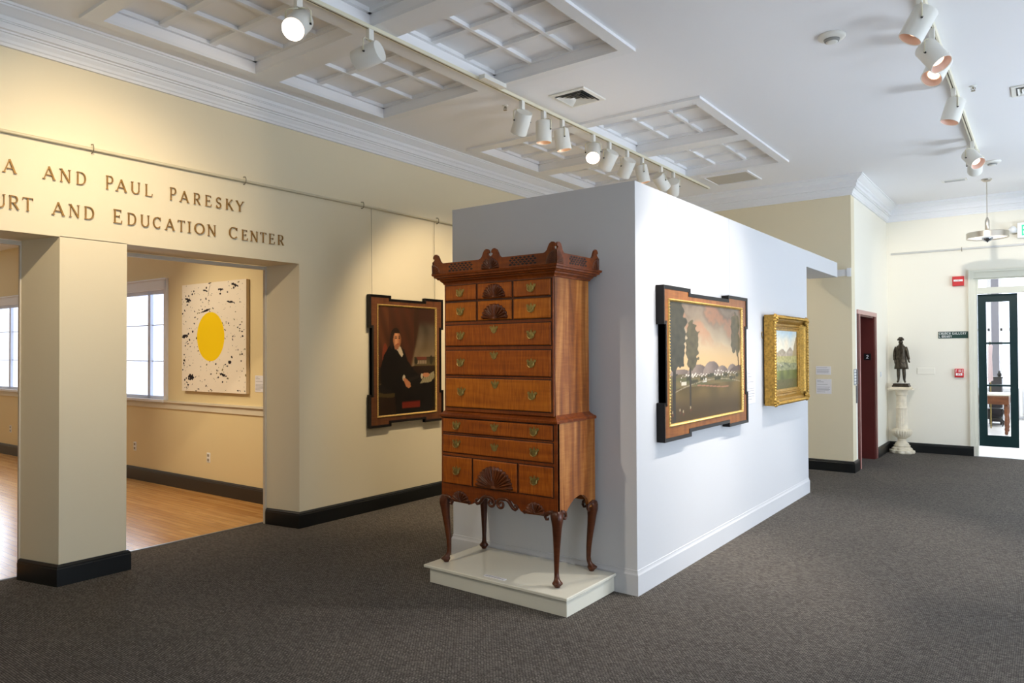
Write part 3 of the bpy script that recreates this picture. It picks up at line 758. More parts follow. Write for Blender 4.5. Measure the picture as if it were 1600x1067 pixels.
def portrait(u, v):
    n = nz(u, v, 6); c = (58+12*n, 34+6*n, 18+3*n)
    # red curtain over the top with folds
    fold = math.sin((u*1.2+v*.6)*28)*.5+.5
    if v > .42 and u < .62-.0*v: c = mixc(c, (84, 42, 24), .35+.35*fold)
    if u < .18 and v > .52: c = mixc(c, (104, 62, 34), .5*fold)
    edge = .60+.10*math.sin((v-.6)*4)
    if u > edge and v > .44:
        sky = mixc((120, 100, 72), (74, 62, 48), sm(.5, .85, v)); sky = tuple(q+16*nz(u, v, 9, 3) for q in sky)
        c = mixc(c, sky, sm(edge, edge+.05, u))
        if v > .80: c = mixc(c, (60, 34, 22), sm(.80, .9, v))
    if u > .62 and v < .53 and v > .44: c = mixc((88, 74, 46), (66, 52, 32), sm(.46, .52, v))
    if .66 < u < .84 and .462 < v < .50: c = (150, 128, 100) if int(u*60) % 2 else (116, 98, 76)
    if .66 < u < .84 and .50 < v < .53: c = (106, 52, 36)
    if ell(u, v, .93, .50, .03, .045) < 1 or ell(u, v, .65, .49, .03, .03) < 1: c = (48, 42, 26)
    if u > .6 and .40 < v < .445: c = (72, 50, 30)
    if v < .44: c = mixc(c, (34, 22, 14), .75)
    # chair back
    if ell(u, v, .12, .50, .05, .16) < 1: c = (116, 50, 30)
    if ell(u, v, .20, .21, .26, .05) < 1: c = (70, 56, 30)
    if ell(u, v, .20, .245, .25, .05) < 1: c = (26, 20, 16)
    if .02 < u < .36 and abs(v-(.285+.02*u)) < .006 and int(u*75) % 2: c = (120, 96, 60)
    body = [(.17, .62), (.22, .655), (.30, .66), (.44, .60), (.50, .50), (.62, .40), (.74, .34), (.98, .30), (.98, .05), (.90, 0), (.30, 0), (.28, .2), (.05, .28), (.04, .42), (.10, .55)]
    if inpoly(u, v, body): c = (20+5*n, 15+4*n, 12+3*n)
    if inpoly(u, v, [(.50, .33), (.70, .355), (.74, .34), (.55, .30)]): c = (34, 28, 22)
    # cravat
    if inpoly(u, v, [(.27, .625), (.33, .655), (.39, .615), (.425, .555), (.40, .53), (.36, .56), (.33, .59)]): c = (196+20*n, 176+20*n, 144)
    # head and hair
    if ell(u, v, .295, .715, .085, .088) < 1: c = (36, 24, 16)
    if ell(u, v, .225, .67, .03, .06) < 1: c = (40, 26, 18)
    if ell(u, v, .320, .690, .068, .078) < 1 and v < .755:
        c = mixc((206, 142, 96), (126, 74, 44), sm(.30, .40, u) if u > .3 else sm(.30, .25, u)*.8)
        for eu in (.300, .358):
            if ell(u, v, eu, .708, .017, .008) < 1: c = (50, 30, 20)
            if ell(u, v, eu, .724, .020, .004) < 1: c = (74, 44, 28)
        if ell(u, v, .342, .682, .010, .022) < 1: c = (178, 112, 74)
        if ell(u, v, .336, .652, .022, .006) < 1: c = (150, 66, 50)
    if ell(u, v, .31, .622, .035, .03) < 1 and v > .60: c = (150, 94, 62)
    # hands, cuff, papers, book
    if inpoly(u, v, [(.72, .275), (.78, .33), (.98, .39), (.99, .33), (.92, .285)]): c = (150, 138, 104) if int((u*2+v)*40) % 3 else (128, 116, 84)
    if ell(u, v, .83, .355, .065, .022) < 1: c = (186, 122, 82)
    if ell(u, v, .755, .345, .02, .026) < 1: c = (186, 168, 136)
    if ell(u, v, .435, .335, .022, .03) < 1: c = (190, 172, 140)
    if inpoly(u, v, [(.42, .33), (.47, .33), (.55, .285), (.555, .25), (.52, .235), (.47, .255)]): c = (184, 118, 78)
    if .405 < u < .72 and .045 < v < .115: c = (112, 34, 20) if .05 < v < .105 else (78, 22, 14)
    return c
def landscape(u, v):
    n = nz(u*1.2, v, 5, 1); n2 = nz(u, v, 22, 2)
    warm = mixc((232, 192, 138), (206, 184, 150), sm(.48, .72, v)); c = mixc(warm, (126, 108, 92), sm(.66, 1.0, v+.14*u-.05+.10*n))
    s = math.sin((u*1.5+v*2.6+n*.35+.15*n2)*8.0)
    if v > .5: c = mixc(c, (196, 134, 100), max(0, s)*.6*sm(.55, .8, v))
    c = mixc(c, (186, 172, 148), max(0, -s)*.3*sm(.5, .8, v))
    hill = 0
    for cu, ru, top in ((.14, .17, .44), (.36, .15, .475), (.55, .13, .50), (.70, .10, .455), (.86, .09, .465), (.98, .18, .45)):
        q = 1-((u-cu)/ru)**2
        if q > 0 and v < .36+(top-.36)*math.sqrt(q):
            c = mixc((158, 138, 124), (112, 96, 88), sm(-.5, .8, (u-cu)/ru)+.2*n2)
            if cu > .9: c = (104, 84, 76)
    if v < .385+.015*math.sin(u*9): c = mixc((126, 108, 78), (104, 90, 58), n*.5+.5)
    if v < .36+.01*math.sin(u*7+1): c = mixc((104, 100, 64), (132, 112, 72), .5+.5*math.sin(u*14+v*60))
    if v < .28+.02*u: c = mixc((128, 104, 60), (98, 80, 44), sm(-.4, .6, n))
    c = mixc(c, (78, 60, 38), .8*(1-sm(.06, .26, v+.05*n)))
    # village houses
    for k in range(46):
        hu = .14+.8*((k*.618) % 1); hv = .320+.045*math.sin(hu*3.0)+.050*((k*.37) % 1); s_ = .005+.005*((k*.77) % 1)
        if abs(u-hu) < s_ and abs(v-hv) < s_*.9: c = (236, 224, 206)
        if abs(u-hu) < s_ and hv+s_*.9 <= v < hv+s_*1.3: c = (126, 96, 80)
    if .15 < u < .21 and .30 < v < .335: c = (232, 220, 196)
    if .42 < u < .475 and .315 < v < .35: c = (228, 222, 206)
    if abs(v-(.275+.02*math.sin(u*6))) < .005 and .35 < u < .8: c = (176, 122, 92)
    if abs(v-(.335-.05*(u-.6)**2*6)) < .004: c = (172, 156, 126)
    for k in range(26):
        hu = .2+.75*((k*.433+.1) % 1); hv = .325+.05*((k*.29) % 1)
        if ell(u, v, hu, hv, .012, .018) < 1+n2: c = (72, 68, 44)
    # tall trees
    tr = .02*n2
    if abs(u-(.062+.01*v)) < .018 and v < .55: c = (62, 56, 50)
    if ell(u, v, .085, .74, .125+tr, .32) < 1+.5*n2 or (u < .18+tr and .46 < v < .7): c = mixc((84, 78, 62), (66, 64, 52), .5+n2)
    if abs(u-.262) < .010 and .12 < v < .6: c = (66, 58, 48)
    if ell(u, v, .285, .64, .085+tr, .21) < 1+.6*n2: c = mixc((88, 80, 60), (106, 96, 70), .5+n2)
    if abs(u-(.955+.02*math.sin(v*6))) < .007 and .44 < v < .7: c = (78, 60, 48)
    for cu, cv, ru, rv in ((.91, .84, .065, .12), (.885, .70, .045, .13), (.95, .66, .04, .11)):
        if ell(u, v, cu, cv, ru, rv) < 1+.5*n2: c = mixc((112, 98, 70), (88, 82, 58), .5+n2)
    for cu, cv in ((.13, .10), (.17, .085), (.26, .11), (.045, .09)):
        if ell(u, v, cu, cv, .006, .013) < 1: c = (196, 176, 140)
        if ell(u, v, cu+.004, cv-.022, .012, .012) < 1: c = (110, 70, 50)
    return c
def mountain(u, v):
    n = nz(u, v, 5, 7); n2 = nz(u, v, 20, 8)
    c = mixc((232, 222, 200), (190, 206, 210), sm(.8, 1, v)+.4*n); c = tuple(q+14*n2 for q in c)
    if v < .60+.10*math.exp(-((u-.28)/.20)**2)+.05*n: c = mixc((176, 160, 136), (150, 134, 114), .5+n2)
    if v < .60+.12*math.exp(-((u-.66)/.16)**2)+.06*n: c = mixc((196, 176, 152), (160, 142, 122), .5+n2)
    if v < .50+.40*sm(.70, 1.0, u)+.03*n2: c = mixc((160, 136, 100), (190, 166, 120), .5+n)
    if v < .56: c = mixc((196, 184, 126), (156, 148, 92), .5+n2)
    if v < .44+.03*n: c = mixc((120, 122, 88), (164, 160, 122), .5+n2*1.4)
    if v < .32: c = mixc((116, 122, 60), (78, 84, 44), .5+n*1.2)
    if v < .16: c = mixc((86, 86, 44), (104, 92, 60), .5+n2)
    for k in range(22):
        hu = .04+.62*((k*.618) % 1); hv = .37+.09*((k*.77) % 1)
        if ell(u, v, hu, hv, .014, .014) < 1: c = (214, 204, 184) if k % 5 == 0 else (84, 92, 70)
    return c
# flecked white canvas with a yellow oval
rnd = random.Random(11)
fle = []
for k in range(330):
    a, b = rnd.random(), rnd.random(); s1 = rnd.choice([.003, .004, .005, .006, .009, .012]); fle.append((a, b, s1, s1*rnd.uniform(.4, 1.0)*.9, rnd.uniform(-.8, .8), rnd.random()))
for a, b, ru, rv in ((.62, .93, .045, .010), (.83, .96, .06, .010), (.82, .935, .012, .012), (.39, .745, .07, .010), (.05, .515, .06, .016), (.15, .13, .05, .028), (.66, .16, .055, .012), (.76, .275, .022, .015), (.10, .86, .05, .012), (.38, .93, .04, .008), (.77, .81, .055, .009), (.40, .955, .01, .01)):
    fle.append((a, b, ru, rv, rnd.uniform(-.3, .3), 0))
def flecked(u, v):
    c = (246, 234, 214)
    if ell(u, v, .465, .505, .215, .225) < 1: c = (255, 214, 4)
    else:
        for a, b, ru, rv, t_, q in fle:
            du, dv = u-a, v-b
            if abs(du) > .08 or abs(dv) > .04: continue
            d1 = du*math.cos(t_)+dv*math.sin(t_); d2 = -du*math.sin(t_)+dv*math.cos(t_)
            if (d1/ru)**2+(d2/rv)**2 < 1+1.2*nz(u, v, 60): c = (30, 24, 28) if q < .8 else (120, 108, 60)
    if abs(u-(.445+.012*math.sin(v*40))) < .003 and v > .88: c = (110, 100, 90)
    return c

def eared(mb, u0, u1, v0, v1, ear_u, ear_v, dep, wid, w0, w1):
    """outline path of a frame whose corners stand proud by dep; draws bars of width wid just inside it"""
    d = dep
    P = [(u0, v0), (u0+ear_u, v0), (u0+ear_u, v0+d), (u1-ear_u, v0+d), (u1-ear_u, v0), (u1, v0), (u1, v0+ear_v), (u1-d, v0+ear_v), (u1-d, v1-ear_v), (u1, v1-ear_v), (u1, v1), (u1-ear_u, v1), (u1-ear_u, v1-d), (u0+ear_u, v1-d), (u0+ear_u, v1), (u0, v1), (u0, v1-ear_v), (u0+d, v1-ear_v), (u0+d, v0+ear_v), (u0, v0+ear_v)]
    n = len(P); Q = []
    for i in range(n):
        a, b, c = P[i-1], P[i], P[(i+1) % n]
        d1 = ((b[0]-a[0]), (b[1]-a[1])); l1 = math.hypot(*d1); d2 = ((c[0]-b[0]), (c[1]-b[1])); l2 = math.hypot(*d2)
        n1 = (-d1[1]/l1, d1[0]/l1); n2 = (-d2[1]/l2, d2[0]/l2)
        Q.append((b[0]+(n1[0]+n2[0])*wid, b[1]+(n1[1]+n2[1])*wid))
    vs = []
    for pt, q in zip(P, Q): vs += [(pt[0], pt[1], w0), (pt[0], pt[1], w1), (q[0], q[1], w1-.006), (q[0], q[1], w0)]
    fs = []
    for i in range(n):
        j = (i+1) % n
        for k in range(4): fs.append((i*4+k, j*4+k, j*4+(k+1) % 4, i*4+(k+1) % 4))
    mb.add(vs, fs); return P, Q
def ringframe(mb, u0, u1, v0, v1, prof):
    """mitred frame round an opening; prof = [(outset,w)...] starting at the sight edge"""
    mb.loft([[(u0-o, v0-o, w), (u1+o, v0-o, w), (u1+o, v1+o, w), (u0-o, v1+o, w)] for o, w in prof], True, False); return mb
def beads(mb, u0, u1, v0, v1, w, r, step):
    def oct(cu, cv):
        vs = [(cu-r, cv, w), (cu, cv-r, w), (cu+r, cv, w), (cu, cv+r, w), (cu, cv, w+r)]
        mb.add(vs, [(0, 1, 4), (1, 2, 4), (2, 3, 4), (3, 0, 4)])
    n = int((u1-u0)/step)
    for i in range(n+1):
        oct(u0+(u1-u0)*i/n, v0); oct(u0+(u1-u0)*i/n, v1)
    n = int((v1-v0)/step)
    for i in range(n+1): oct(u0, v0+(v1-v0)*i/n); oct(u1, v0+(v1-v0)*i/n)

def eared_picture(X, u0, u1, v0, v1, g, name, label, fn, woodm, w0, w1, res, nu, nv):
    t = thing(name, (X, (u0+u1)/2, v0), label, 'painting')
    tf = fx(X); m = MB(tf); ear_u, ear_v, d = (u1-u0)*.27, (v1-v0)*.25, .035
    P, Q = eared(m, u0, u1, v0, v1, ear_u, ear_v, d, .026, w0, w1)
    build('outer_moulding', m, M_fr_black, t)
    gu0, gu1, gv0, gv1 = g
    m = MB(tf); a, b, c, e = u0+d, u1-d, v0+d, v1-d
    # flat veneered face, with the corner blocks
    for (x0, x1, y0, y1) in ((a, gu0, c, e), (gu1, b, c, e), (gu0, gu1, c, gv0), (gu0, gu1, gv1, e)): m.box(x0, x1, y0, y1, w0+.002, w1-.010)
    for sx in (0, 1):
        for sy in (0, 1):
            x0, x1 = (u0+.01, u0+ear_u-.01) if sx == 0 else (u1-ear_u+.01, u1-.01)
            y0, y1 = (v0+.01, v0+d+.01) if sy == 0 else (v1-d-.01, v1-.01)
            m.box(x0, x1, y0, y1, w0+.002, w1-.0105)
            x0, x1 = (u0+.01, u0+d+.01) if sx == 0 else (u1-d-.01, u1-.01)
            y0, y1 = (v0+.01, v0+ear_v-.01) if sy == 0 else (v1-ear_v+.01, v1-.01)
            m.box(x0, x1, y0, y1, w0+.002, w1-.0108)
    build('frame_face', m, woodm, t)
    m = MB(tf); k = .02
    ringframe(m, gu0+k, gu1-k, gv0+k, gv1-k, [(0, w1-.022), (0, w1-.012), (.008, w1-.004), (.016, w1-.002), (.020, w1-.010)])
    beads(m, gu0+.009, gu1-.009, gv0+.009, gv1-.009, w1-.004, .008, .022)
    build('gilt_slip', m, M_gold, t)
    canvas('canvas', t, tf, gu0+k-.002, gu1-k+.002, gv0+k-.002, gv1-k+.002, w1-.020, fn, nu, nv, M_oil, .86 if fn is landscape else 1.)
    return t
pt = eared_picture(WL, 5.045, 6.175, .868, 2.27, (5.155, 6.07, .97, 2.175), 'portrait_painting', 'framed oil portrait of a seated dark-coated man hanging on two wires on the left wall', portrait, M_fr_wood, .012, .055, None, 130, 180)
for y in (5.098, 6.06):
    build('hanging_wire', MB().tube([(WL+.03, y, 2.24), (WL+.022, y, 3.170)], .0022, 5), M_wire, pt)
pl = eared_picture(PX, 4.715, 6.49, 1.010, 2.140, (4.805, 6.37, 1.112, 2.048), 'landscape_painting', 'large framed landscape with tall dark trees and sunset sky on the white partition', landscape, M_fr_wood2, .004, .067, None, 230, 170)
for y in (4.93, 6.2):
    build('hanging_wire', MB().tube([(PX+.006, y, 2.10), (PX+.006, y, 2.83)], .0012, 5), M_part, pl)
# gilt picture
t = thing('gilt_landscape_painting', (PX, 7.72, 1.11), 'small mountain landscape in a deep ornate gilt frame on the partition', 'painting')
tf = fx(PX); gu0, gu1, gv0, gv1 = 7.42, 8.19, 1.262, 1.868
O = (7.11, 8.325, 1.118, 2.015)
m = MB(tf)
def rect4(a, b, c, e, w): return [(a, c, w), (b, c, w), (b, e, w), (a, e, w)]
lv = [(0, .03), (0, .045), (.16, .050), (.20, .062), (.26, .064), (.34, .050), (.46, .055), (.60, .090), (.70, .104), (.74, .104), (.80, .118), (.96, .128), (1., .120), (1., .02)]
rings = []
for f_, w in lv:
    rings.append(rect4(gu0+(O[0]-gu0)*f_, gu1+(O[1]-gu1)*f_, gv0+(O[2]-gv0)*f_, gv1+(O[3]-gv1)*f_, w))
m.loft(rings, True, False)
build('frame', m, M_gold2, t)
# scalloped leaf ornament round the outer edge and in the corners
m = MB(tf)
def leafbead(cu, cv, w, a, b, h_):
    vs = []; n = 8
    for i in range(n): vs.append((cu+a*math.cos(2*PI*i/n), cv+b*math.sin(2*PI*i/n), w))
    for i in range(n): vs.append((cu+.6*a*math.cos(2*PI*i/n), cv+.6*b*math.sin(2*PI*i/n), w+h_*.8))
    vs.append((cu, cv, w+h_)); fs = [(i, (i+1) % n, n+(i+1) % n, n+i) for i in range(n)]+[(n+i, n+(i+1) % n, 2*n) for i in range(n)]
    m.add(vs, fs)
for i in range(40):
    u_ = O[0]+.03+(O[1]-O[0]-.06)*i/39
    for v_ in (O[2]+.018, O[3]-.018): leafbead(u_, v_, .122, .013, .020, .014)
for i in range(30):
    v_ = O[2]+.03+(O[3]-O[2]-.06)*i/29
    for u_ in (O[0]+.018, O[1]-.022): leafbead(u_, v_, .122, .020, .013, .014)
for cu, cv in ((O[0]+.04, O[2]+.04), (O[0]+.04, O[3]-.04), (O[1]-.05, O[2]+.04), (O[1]-.05, O[3]-.04)):
    for k in range(7):
        a = 2*PI*k/7; leafbead(cu+.032*math.cos(a), cv+.032*math.sin(a), .112, .022, .022, .026)
    leafbead(cu, cv, .12, .024, .024, .030)
build('leaf_ornament', m, M_gold2, t, True)
build('backing', MB(tf).box(7.14, 8.29, 1.135, 2.0, .003, .03), M_fr_black, t)
canvas('canvas', t, tf, gu0-.002, gu1+.002, gv0-.002, gv1+.002, .034, mountain, 110, 90, M_oil)
build('hook', MB(tf).tube([(7.09, 1.78, .012), (7.06, 1.80, .014), (7.05, 1.83, .014), (7.08, 1.85, .012)], .004, 6), M_brass, t)
# yellow oval canvas in the inner room
t = thing('abstract_painting', (-7.8, wy(-7.8), 1.2), 'white unframed canvas with black flecks and a big yellow oval beside the window', 'painting')
build('stretcher', MB(fw).box(-8.47, -7.165, 1.203, 2.492, .006, .045), pmat('canvas edge', (214, 194, 164), .7), t)
canvas('canvas', t, fw, -8.47, -7.165, 1.203, 2.492, .0462, flecked, 230, 300, M_oilflat)

# ------------------------------------------------------------ labels, plates, signs
def wall_label(tf, u0, u1, v0, v1, label, lines):
    o = tag(build('wall_label', MB(tf).box(u0, u1, v0, v1, 0, .006), M_paper), label, 'label')
    m = MB(tf); h_ = v1-v0; k = 0
    for f_, w_ in lines:
        vv = v1-h_*f_; m.box(u0+.012, u0+.012+(u1-u0-.024)*w_, vv-.0022, vv+.0022, .0061, .0066)
    build('print', m, M_ink, o)
para = [(.10, .3), (.2, .5), (.36, .8), (.55, .95), (.63, .9), (.71, .96), (.79, .88), (.87, .6)]
wall_label(fw, -7.06, -6.885, 1.228, 1.41, 'pale label card on the wall beside the yellow oval canvas', para)
wall_label(fx(PX), 6.65, 6.87, 1.165, 1.48, 'white label card on the partition between the two framed landscapes', para)
wall_label(fy(EY), -2.578, -2.385, 1.322, 1.437, 'smaller white label card, upper of two on the recess wall', [(.15, .8), (.4, .95), (.52, .9), (.64, .95), (.76, .9)])
wall_label(fy(EY), -2.577, -2.379, 1.058, 1.261, 'larger white label card, lower of two on the recess wall', para)
t = tag(build('direction_sign', MB(fy(BY)).box(-1.385, -.98, 1.838, 1.945, 0, .008), M_green), 'dark green directional sign with white lettering on the back wall', 'sign')
m = MB(fy(BY)); 
def line_text(m, s, u0, v, h_, adv, w0=.008, w1=.0095, T=.24, N=.14, gw=.82):
    u = u0
    for ch in s:
        if ch != ' ': put_glyph(m, ch, u+(adv*.25 if ch == 'I' else 0), u+adv*(.45 if ch == 'I' else gw), v, h_, w0, w1, T, N)
        u += adv*(.62 if ch in ' I' else 1)
line_text(m, 'CHURCH GALLERY', -1.375, 1.897, .036, .0275)
line_text(m, 'LIBRARY', -1.375, 1.850, .036, .0275)
build('lettering', m, M_white, t)
t = thing('fire_strobe', (-1.1, BY, 2.66), 'red fire alarm strobe box high on the back wall', 'alarm')
build('housing', MB(fy(BY)).rects(-1.18, -1.025, 2.66, 2.81, [(0, 0), (0, .045), (-.008, .055)]), M_red, t)
build('lens', MB(fy(BY)).rects(-1.162, -1.04, 2.728, 2.758, [(0, .054), (0, .070), (-.004, .074)]), M_white, t)
m = MB(fy(BY)); line_text(m, 'FIRE', -1.13, 2.738, .012, .015, .0742, .0748); build('lettering', m, M_red, t)
t = thing('fire_pull_station', (-1.1, BY, 1.22), 'small red fire alarm pull box beside the door at hand height', 'alarm')
build('housing', MB(fy(BY)).rects(-1.165, -1.045, 1.222, 1.358, [(0, 0), (0, .04), (-.008, .05)]), M_red, t)
m = MB(fy(BY)); line_text(m, 'FIRE', -1.153, 1.302, .042, .032, .050, .052, .2, .14); build('lettering', m, M_white, t)
m = MB(fy(BY)); m.box(-1.148, -1.062, 1.252, 1.285, .05, .058); m.box(-1.148, -1.13, 1.285, 1.292, .05, .058); m.box(-1.08, -1.062, 1.285, 1.292, .05, .058)
build('pull_bar', m, M_white, t)
m = MB(fy(BY)); m.prism([(-1.13, 1.262), (-1.115, 1.276), (-1.10, 1.262)], .058, .059); m.prism([(-1.10, 1.262), (-1.09, 1.276), (-1.075, 1.262)], .058, .059)
build('arrow', m, M_red, t)
tag(build('cover_plate', MB(fy(BY)).rects(-1.69, -1.435, 1.262, 1.368, [(0, 0), (0, .004), (-.006, .008)]), M_wallcool), 'blank painted cover plate on the back wall near the statue', 'plate')
# exit sign at the right edge
t = thing('exit_sign', (-.1, 13.1, 3.33), 'white box exit sign with green letters hanging by the back wall above the door', 'sign')
build('box', MB(fy(BY)).rects(-.335, .06, 3.33, 3.56, [(0, .03), (0, .08), (-.006, .084)]), M_white, t)
m = MB(fy(BY))
for k, ch in enumerate('EXIT'): put_glyph(m, ch, -.285+k*.082+(.02 if ch == 'I' else 0), -.285+k*.082+(.045 if ch == 'I' else .068), 3.375, .14, .084, .086, .22, .2)
build('lettering', m, pmat('exit green', (40, 190, 140), .5, emit=(40, 200, 150), estr=.6), t)
build('bracket', MB(fy(BY)).box(-.2, -.08, 3.42, 3.48, 0, .03), M_white, t)
t = thing('emergency_light', (-.45, 13.1, 3.5), 'twin white emergency lamp beside the exit sign', 'lamp')
build('head', MB(fy(BY)).tube([(-.42, 3.45, .06), (-.40, 3.46, .11), (-.385, 3.46, .15)], [.03, .045, .05], 12), M_white, t, True)
build('mount', MB(fy(BY)).box(-.445, -.335, 3.42, 3.48, 0, .07), M_white, t)
# lift number plate and call panel
t = tag(build('floor_number_plate', MB(lambda p: (p[0], 11.98-p[2], p[1])).box(-2.245, -2.145, 1.505, 1.605, 0, .006), M_dark), 'black plate with a white numeral 2 inside the red lift doorway', 'sign')
m = MB(lambda p: (p[0], 11.98-p[2], p[1])); put_glyph(m, '2', -2.218, -2.172, 1.53, .05, .006, .008, .18, .18); build('numeral', m, M_white, t)
t = thing('call_panel', (EX, 10.66, 1.17), 'grey notice and call button panel on the narrow wall beside the lift', 'panel')
build('plate', MB(fx(EX)).box(10.57, 10.78, 1.18, 1.40, 0, .006), M_steel, t)
m = MB(fx(EX))
for k in range(5): m.box(10.585, 10.70, 1.20+k*.04, 1.225+k*.04, .006, .008)
build('notice', m, M_white, t); build('button_strip', MB(fx(EX)).box(10.70, 10.775, .93, 1.17, 0, .01).box(10.70, 10.78, 1.19, 1.39, .006, .012), pmat('dark panel grey', (96, 98, 104), .4), t)
tag(build('light_switch', MB(fx(EX)).rects(12.52, 12.55, 1.235, 1.31, [(0, 0), (0, .006), (-.003, .010)]), M_steel), 'narrow metal switch on the white wall between lift and statue', 'switch')
def outlet(x, z, lab):
    t = thing('wall_outlet', (x, wy(x), z), lab, 'outlet', 'wall outlets of the inner room')
    build('plate', MB(fw).rects(x-.036, x+.036, z-.058, z+.058, [(0, 0), (0, .003), (-.005, .006)]), M_white, t)
    build('socket', MB(fw).box(x-.018, x+.018, z+.012, z+.042, .006, .008).box(x-.018, x+.018, z-.042, z-.012, .006, .008), pmat('outlet socket beige', (150, 140, 120), .5), t)  # socket faces in a darker beige than the plate
outlet(-7.973, .42, 'wall outlet below the yellow oval canvas')
outlet(-9.68, .432, 'wall outlet below the near window, just right of the pillar')
outlet(-13.69, .423, 'wall outlet left of the pillar in the far left opening')

# ------------------------------------------------------------ track lighting
def stand(track_x, track_y, z0, dvec, lit, label, group, s=1., lens=None):
    L_ = .205*s; r = .076*s
    d_ = Vector(dvec).normalized()
    t = thing('track_spotlight', (track_x, track_y, z0), label, 'spotlight', group)
    build('adapter', MB().box(track_x-.017, track_x+.017, track_y-.022, track_y+.022, z0-.085, z0-.0071), M_fix, t)
    P = Vector((track_x, track_y, z0-.085)); H_ = Vector((d_.x, d_.y, 0)); 
    H_ = H_.normalized() if H_.length > .05 else Vector((0, 1, 0))
    side = H_.cross(Vector((0, 0, 1))).normalized()
    C_ = P+Vector((0, 0, -.105*s))         # pivot of the can
    k = .084*s
    yk = MB()
    for sg in (-1, 1):
        yk.tube([P, P+side*sg*k*.75+Vector((0, 0, -.004)), P+side*sg*k+Vector((0, 0, -.02)), C_+side*sg*k], .0055, 6)
    build('yoke', yk, M_fixcream, t, True)
    up = side.cross(d_).normalized()
    def ring(q, rr, n=28): return [tuple(C_+d_*q+rr*(math.cos(2*PI*i/n)*side+math.sin(2*PI*i/n)*up)) for i in range(n)]
    a, b = -L_*.42, L_*.58
    can = MB().loft([ring(a+.002, r*.90), ring(a, r*.97), ring(a+.004, r), ring(b-.003, r), ring(b, r*.99), ring(b, r*.94), ring(b-.002, r*.92), ring(b-.055, r*.86)], True, False)
    can.add(ring(a+.002, r*.90), [tuple(range(27, -1, -1))])
    cn = build('can', can, M_fix, t, 'auto')
    build('screw', MB().tube([C_+side*(-k-.004), C_+side*(-k+.01)], .007, 8).tube([C_+side*(k+.004), C_+side*(k-.01)], .007, 8), M_dark, t)
    lm = lens or M_inner
    build('reflector', MB().loft([ring(b-.004, r*.915), ring(b-.05, r*.75), ring(b-.060, r*.40)], True, False), lm, cn, True)
    build('lamp', MB().add(ring(b-.045 if lit != 'glow' else b-.02, r*(.55 if lit != 'glow' else .72)), [tuple(range(28))]), M_glow if lit == 'glow' else M_dim, cn)
    return C_+d_*(b+.01), d_
def lamp(name, loc, d_, power, angle, color, blend=.6, size=.04):
    l = bpy.data.lights.new(name, 'SPOT'); l.energy = power; l.spot_size = R(angle); l.spot_blend = blend; l.color = color; l.shadow_soft_size = size
    o = bpy.data.objects.new(name, l); COL.objects.link(o); o.location = loc
    o.rotation_euler = Vector(d_).to_track_quat('-Z', 'Y').to_euler(); return o
WARM = (1., .80, .54); WARM2 = (1., .88, .70)
# left track
tz = CZ-.045
t = thing('lighting_track', (-3.84, 4, tz), 'long cream lighting track running beside the coffers towards the partition', 'track')
build('rail', MB().box(-3.858, -3.822, -1.0, 9.80, tz-.006, CZ-.0245).box(-3.853, -3.827, 9.8, 9.83, tz-.004, CZ-.0245), M_fixcream, t)
build('contact_slot', MB().box(-3.8445, -3.8355, -1.0, 9.78, tz-.0068, tz-.004), pmat('dark slot', (70, 60, 34), .5), t)
build('feed_box', MB().box(-3.80, -3.74, 4.62, 4.92, CZ-.06, CZ-.025), M_fix, t)
T1 = [(2.835, (.419, -.645, -.639), 'glow', 'bright track spotlight at upper left, its lit lens facing the viewer'),
      (3.444, (-.942, -.252, -.221), 'dim', 'track spotlight on the left track turned away towards the lettering wall'),
      (5.288, (-.562, .305, -.769), 'dim', 'track spotlight, first of the cluster after the ceiling vent on the left track'),
      (5.641, (.0, .02, -1), 'dim', 'track spotlight pointing straight down, second of the left track cluster'),
      (5.969, (.10, .12, -.98), 'dim', 'track spotlight tilted slightly right, third of the left track cluster'),
      (6.576, (.308, -.605, -.734), 'glow', 'glowing track spotlight in the middle of the cluster above the partition'),
      (6.925, (-.622, .220, -.752), 'dim', 'track spotlight tilted left just behind the glowing one above the partition'),
      (7.341, (-.597, .324, -.734), 'dim', 'track spotlight tilted left above the partition corner'),
      (7.721, (.16, .15, -.97), 'dim', 'track spotlight with a lit lens just right of the partition corner'),
      (8.239, (.216, .664, -.716), 'dim', 'second last spotlight of the left track, half behind the partition top'),
      (8.608, (-.319, .717, -.619), 'dim', 'last spotlight at the far end of the left track')]
pos = {}
for k, (y, dv, lit, lab) in enumerate(T1):
    pos[k] = stand(-3.84, y, tz, dv, lit, lab, 'spotlights on the left track')
t = thing('lighting_track', (-.635, 6, tz), 'lighting track on the right of the ceiling leading to the far door', 'track')
build('rail', MB().box(-.653, -.617, 3.4, 9.95, tz-.006, CZ-.002), M_fixcream, t)
build('contact_slot', MB().box(-.6395, -.6305, 3.4, 9.93, tz-.0068, tz-.004), MATS['dark slot'], t)
pink = pmat('pink reflector', (214, 184, 172), .4)
T2 = [(5.26, (-.468, -.139, -.872), 'nearest spotlight of the right track, tilted left at the top of the view'),
      (5.89, (.521, -.248, -.817), 'spotlight tilted right, crossing behind the nearest one on the right track'),
      (6.20, (-.281, -.552, -.785), 'lowest of the three overlapping spotlights on the right track'),
      (7.363, (-.261, -.141, -.955), 'single spotlight halfway along the right track'),
      (9.363, (.493, -.493, -.716), 'spotlight tilted right near the far end of the right track'),
      (9.75, (-.096, .914, -.395), 'last spotlight of the right track, turned away towards the door')]
for k, (y, dv, lab) in enumerate(T2):
    pos[20+k] = stand(-.635, y, tz, dv, 'dim', lab, 'spotlights on the right track', 1.0, pink)

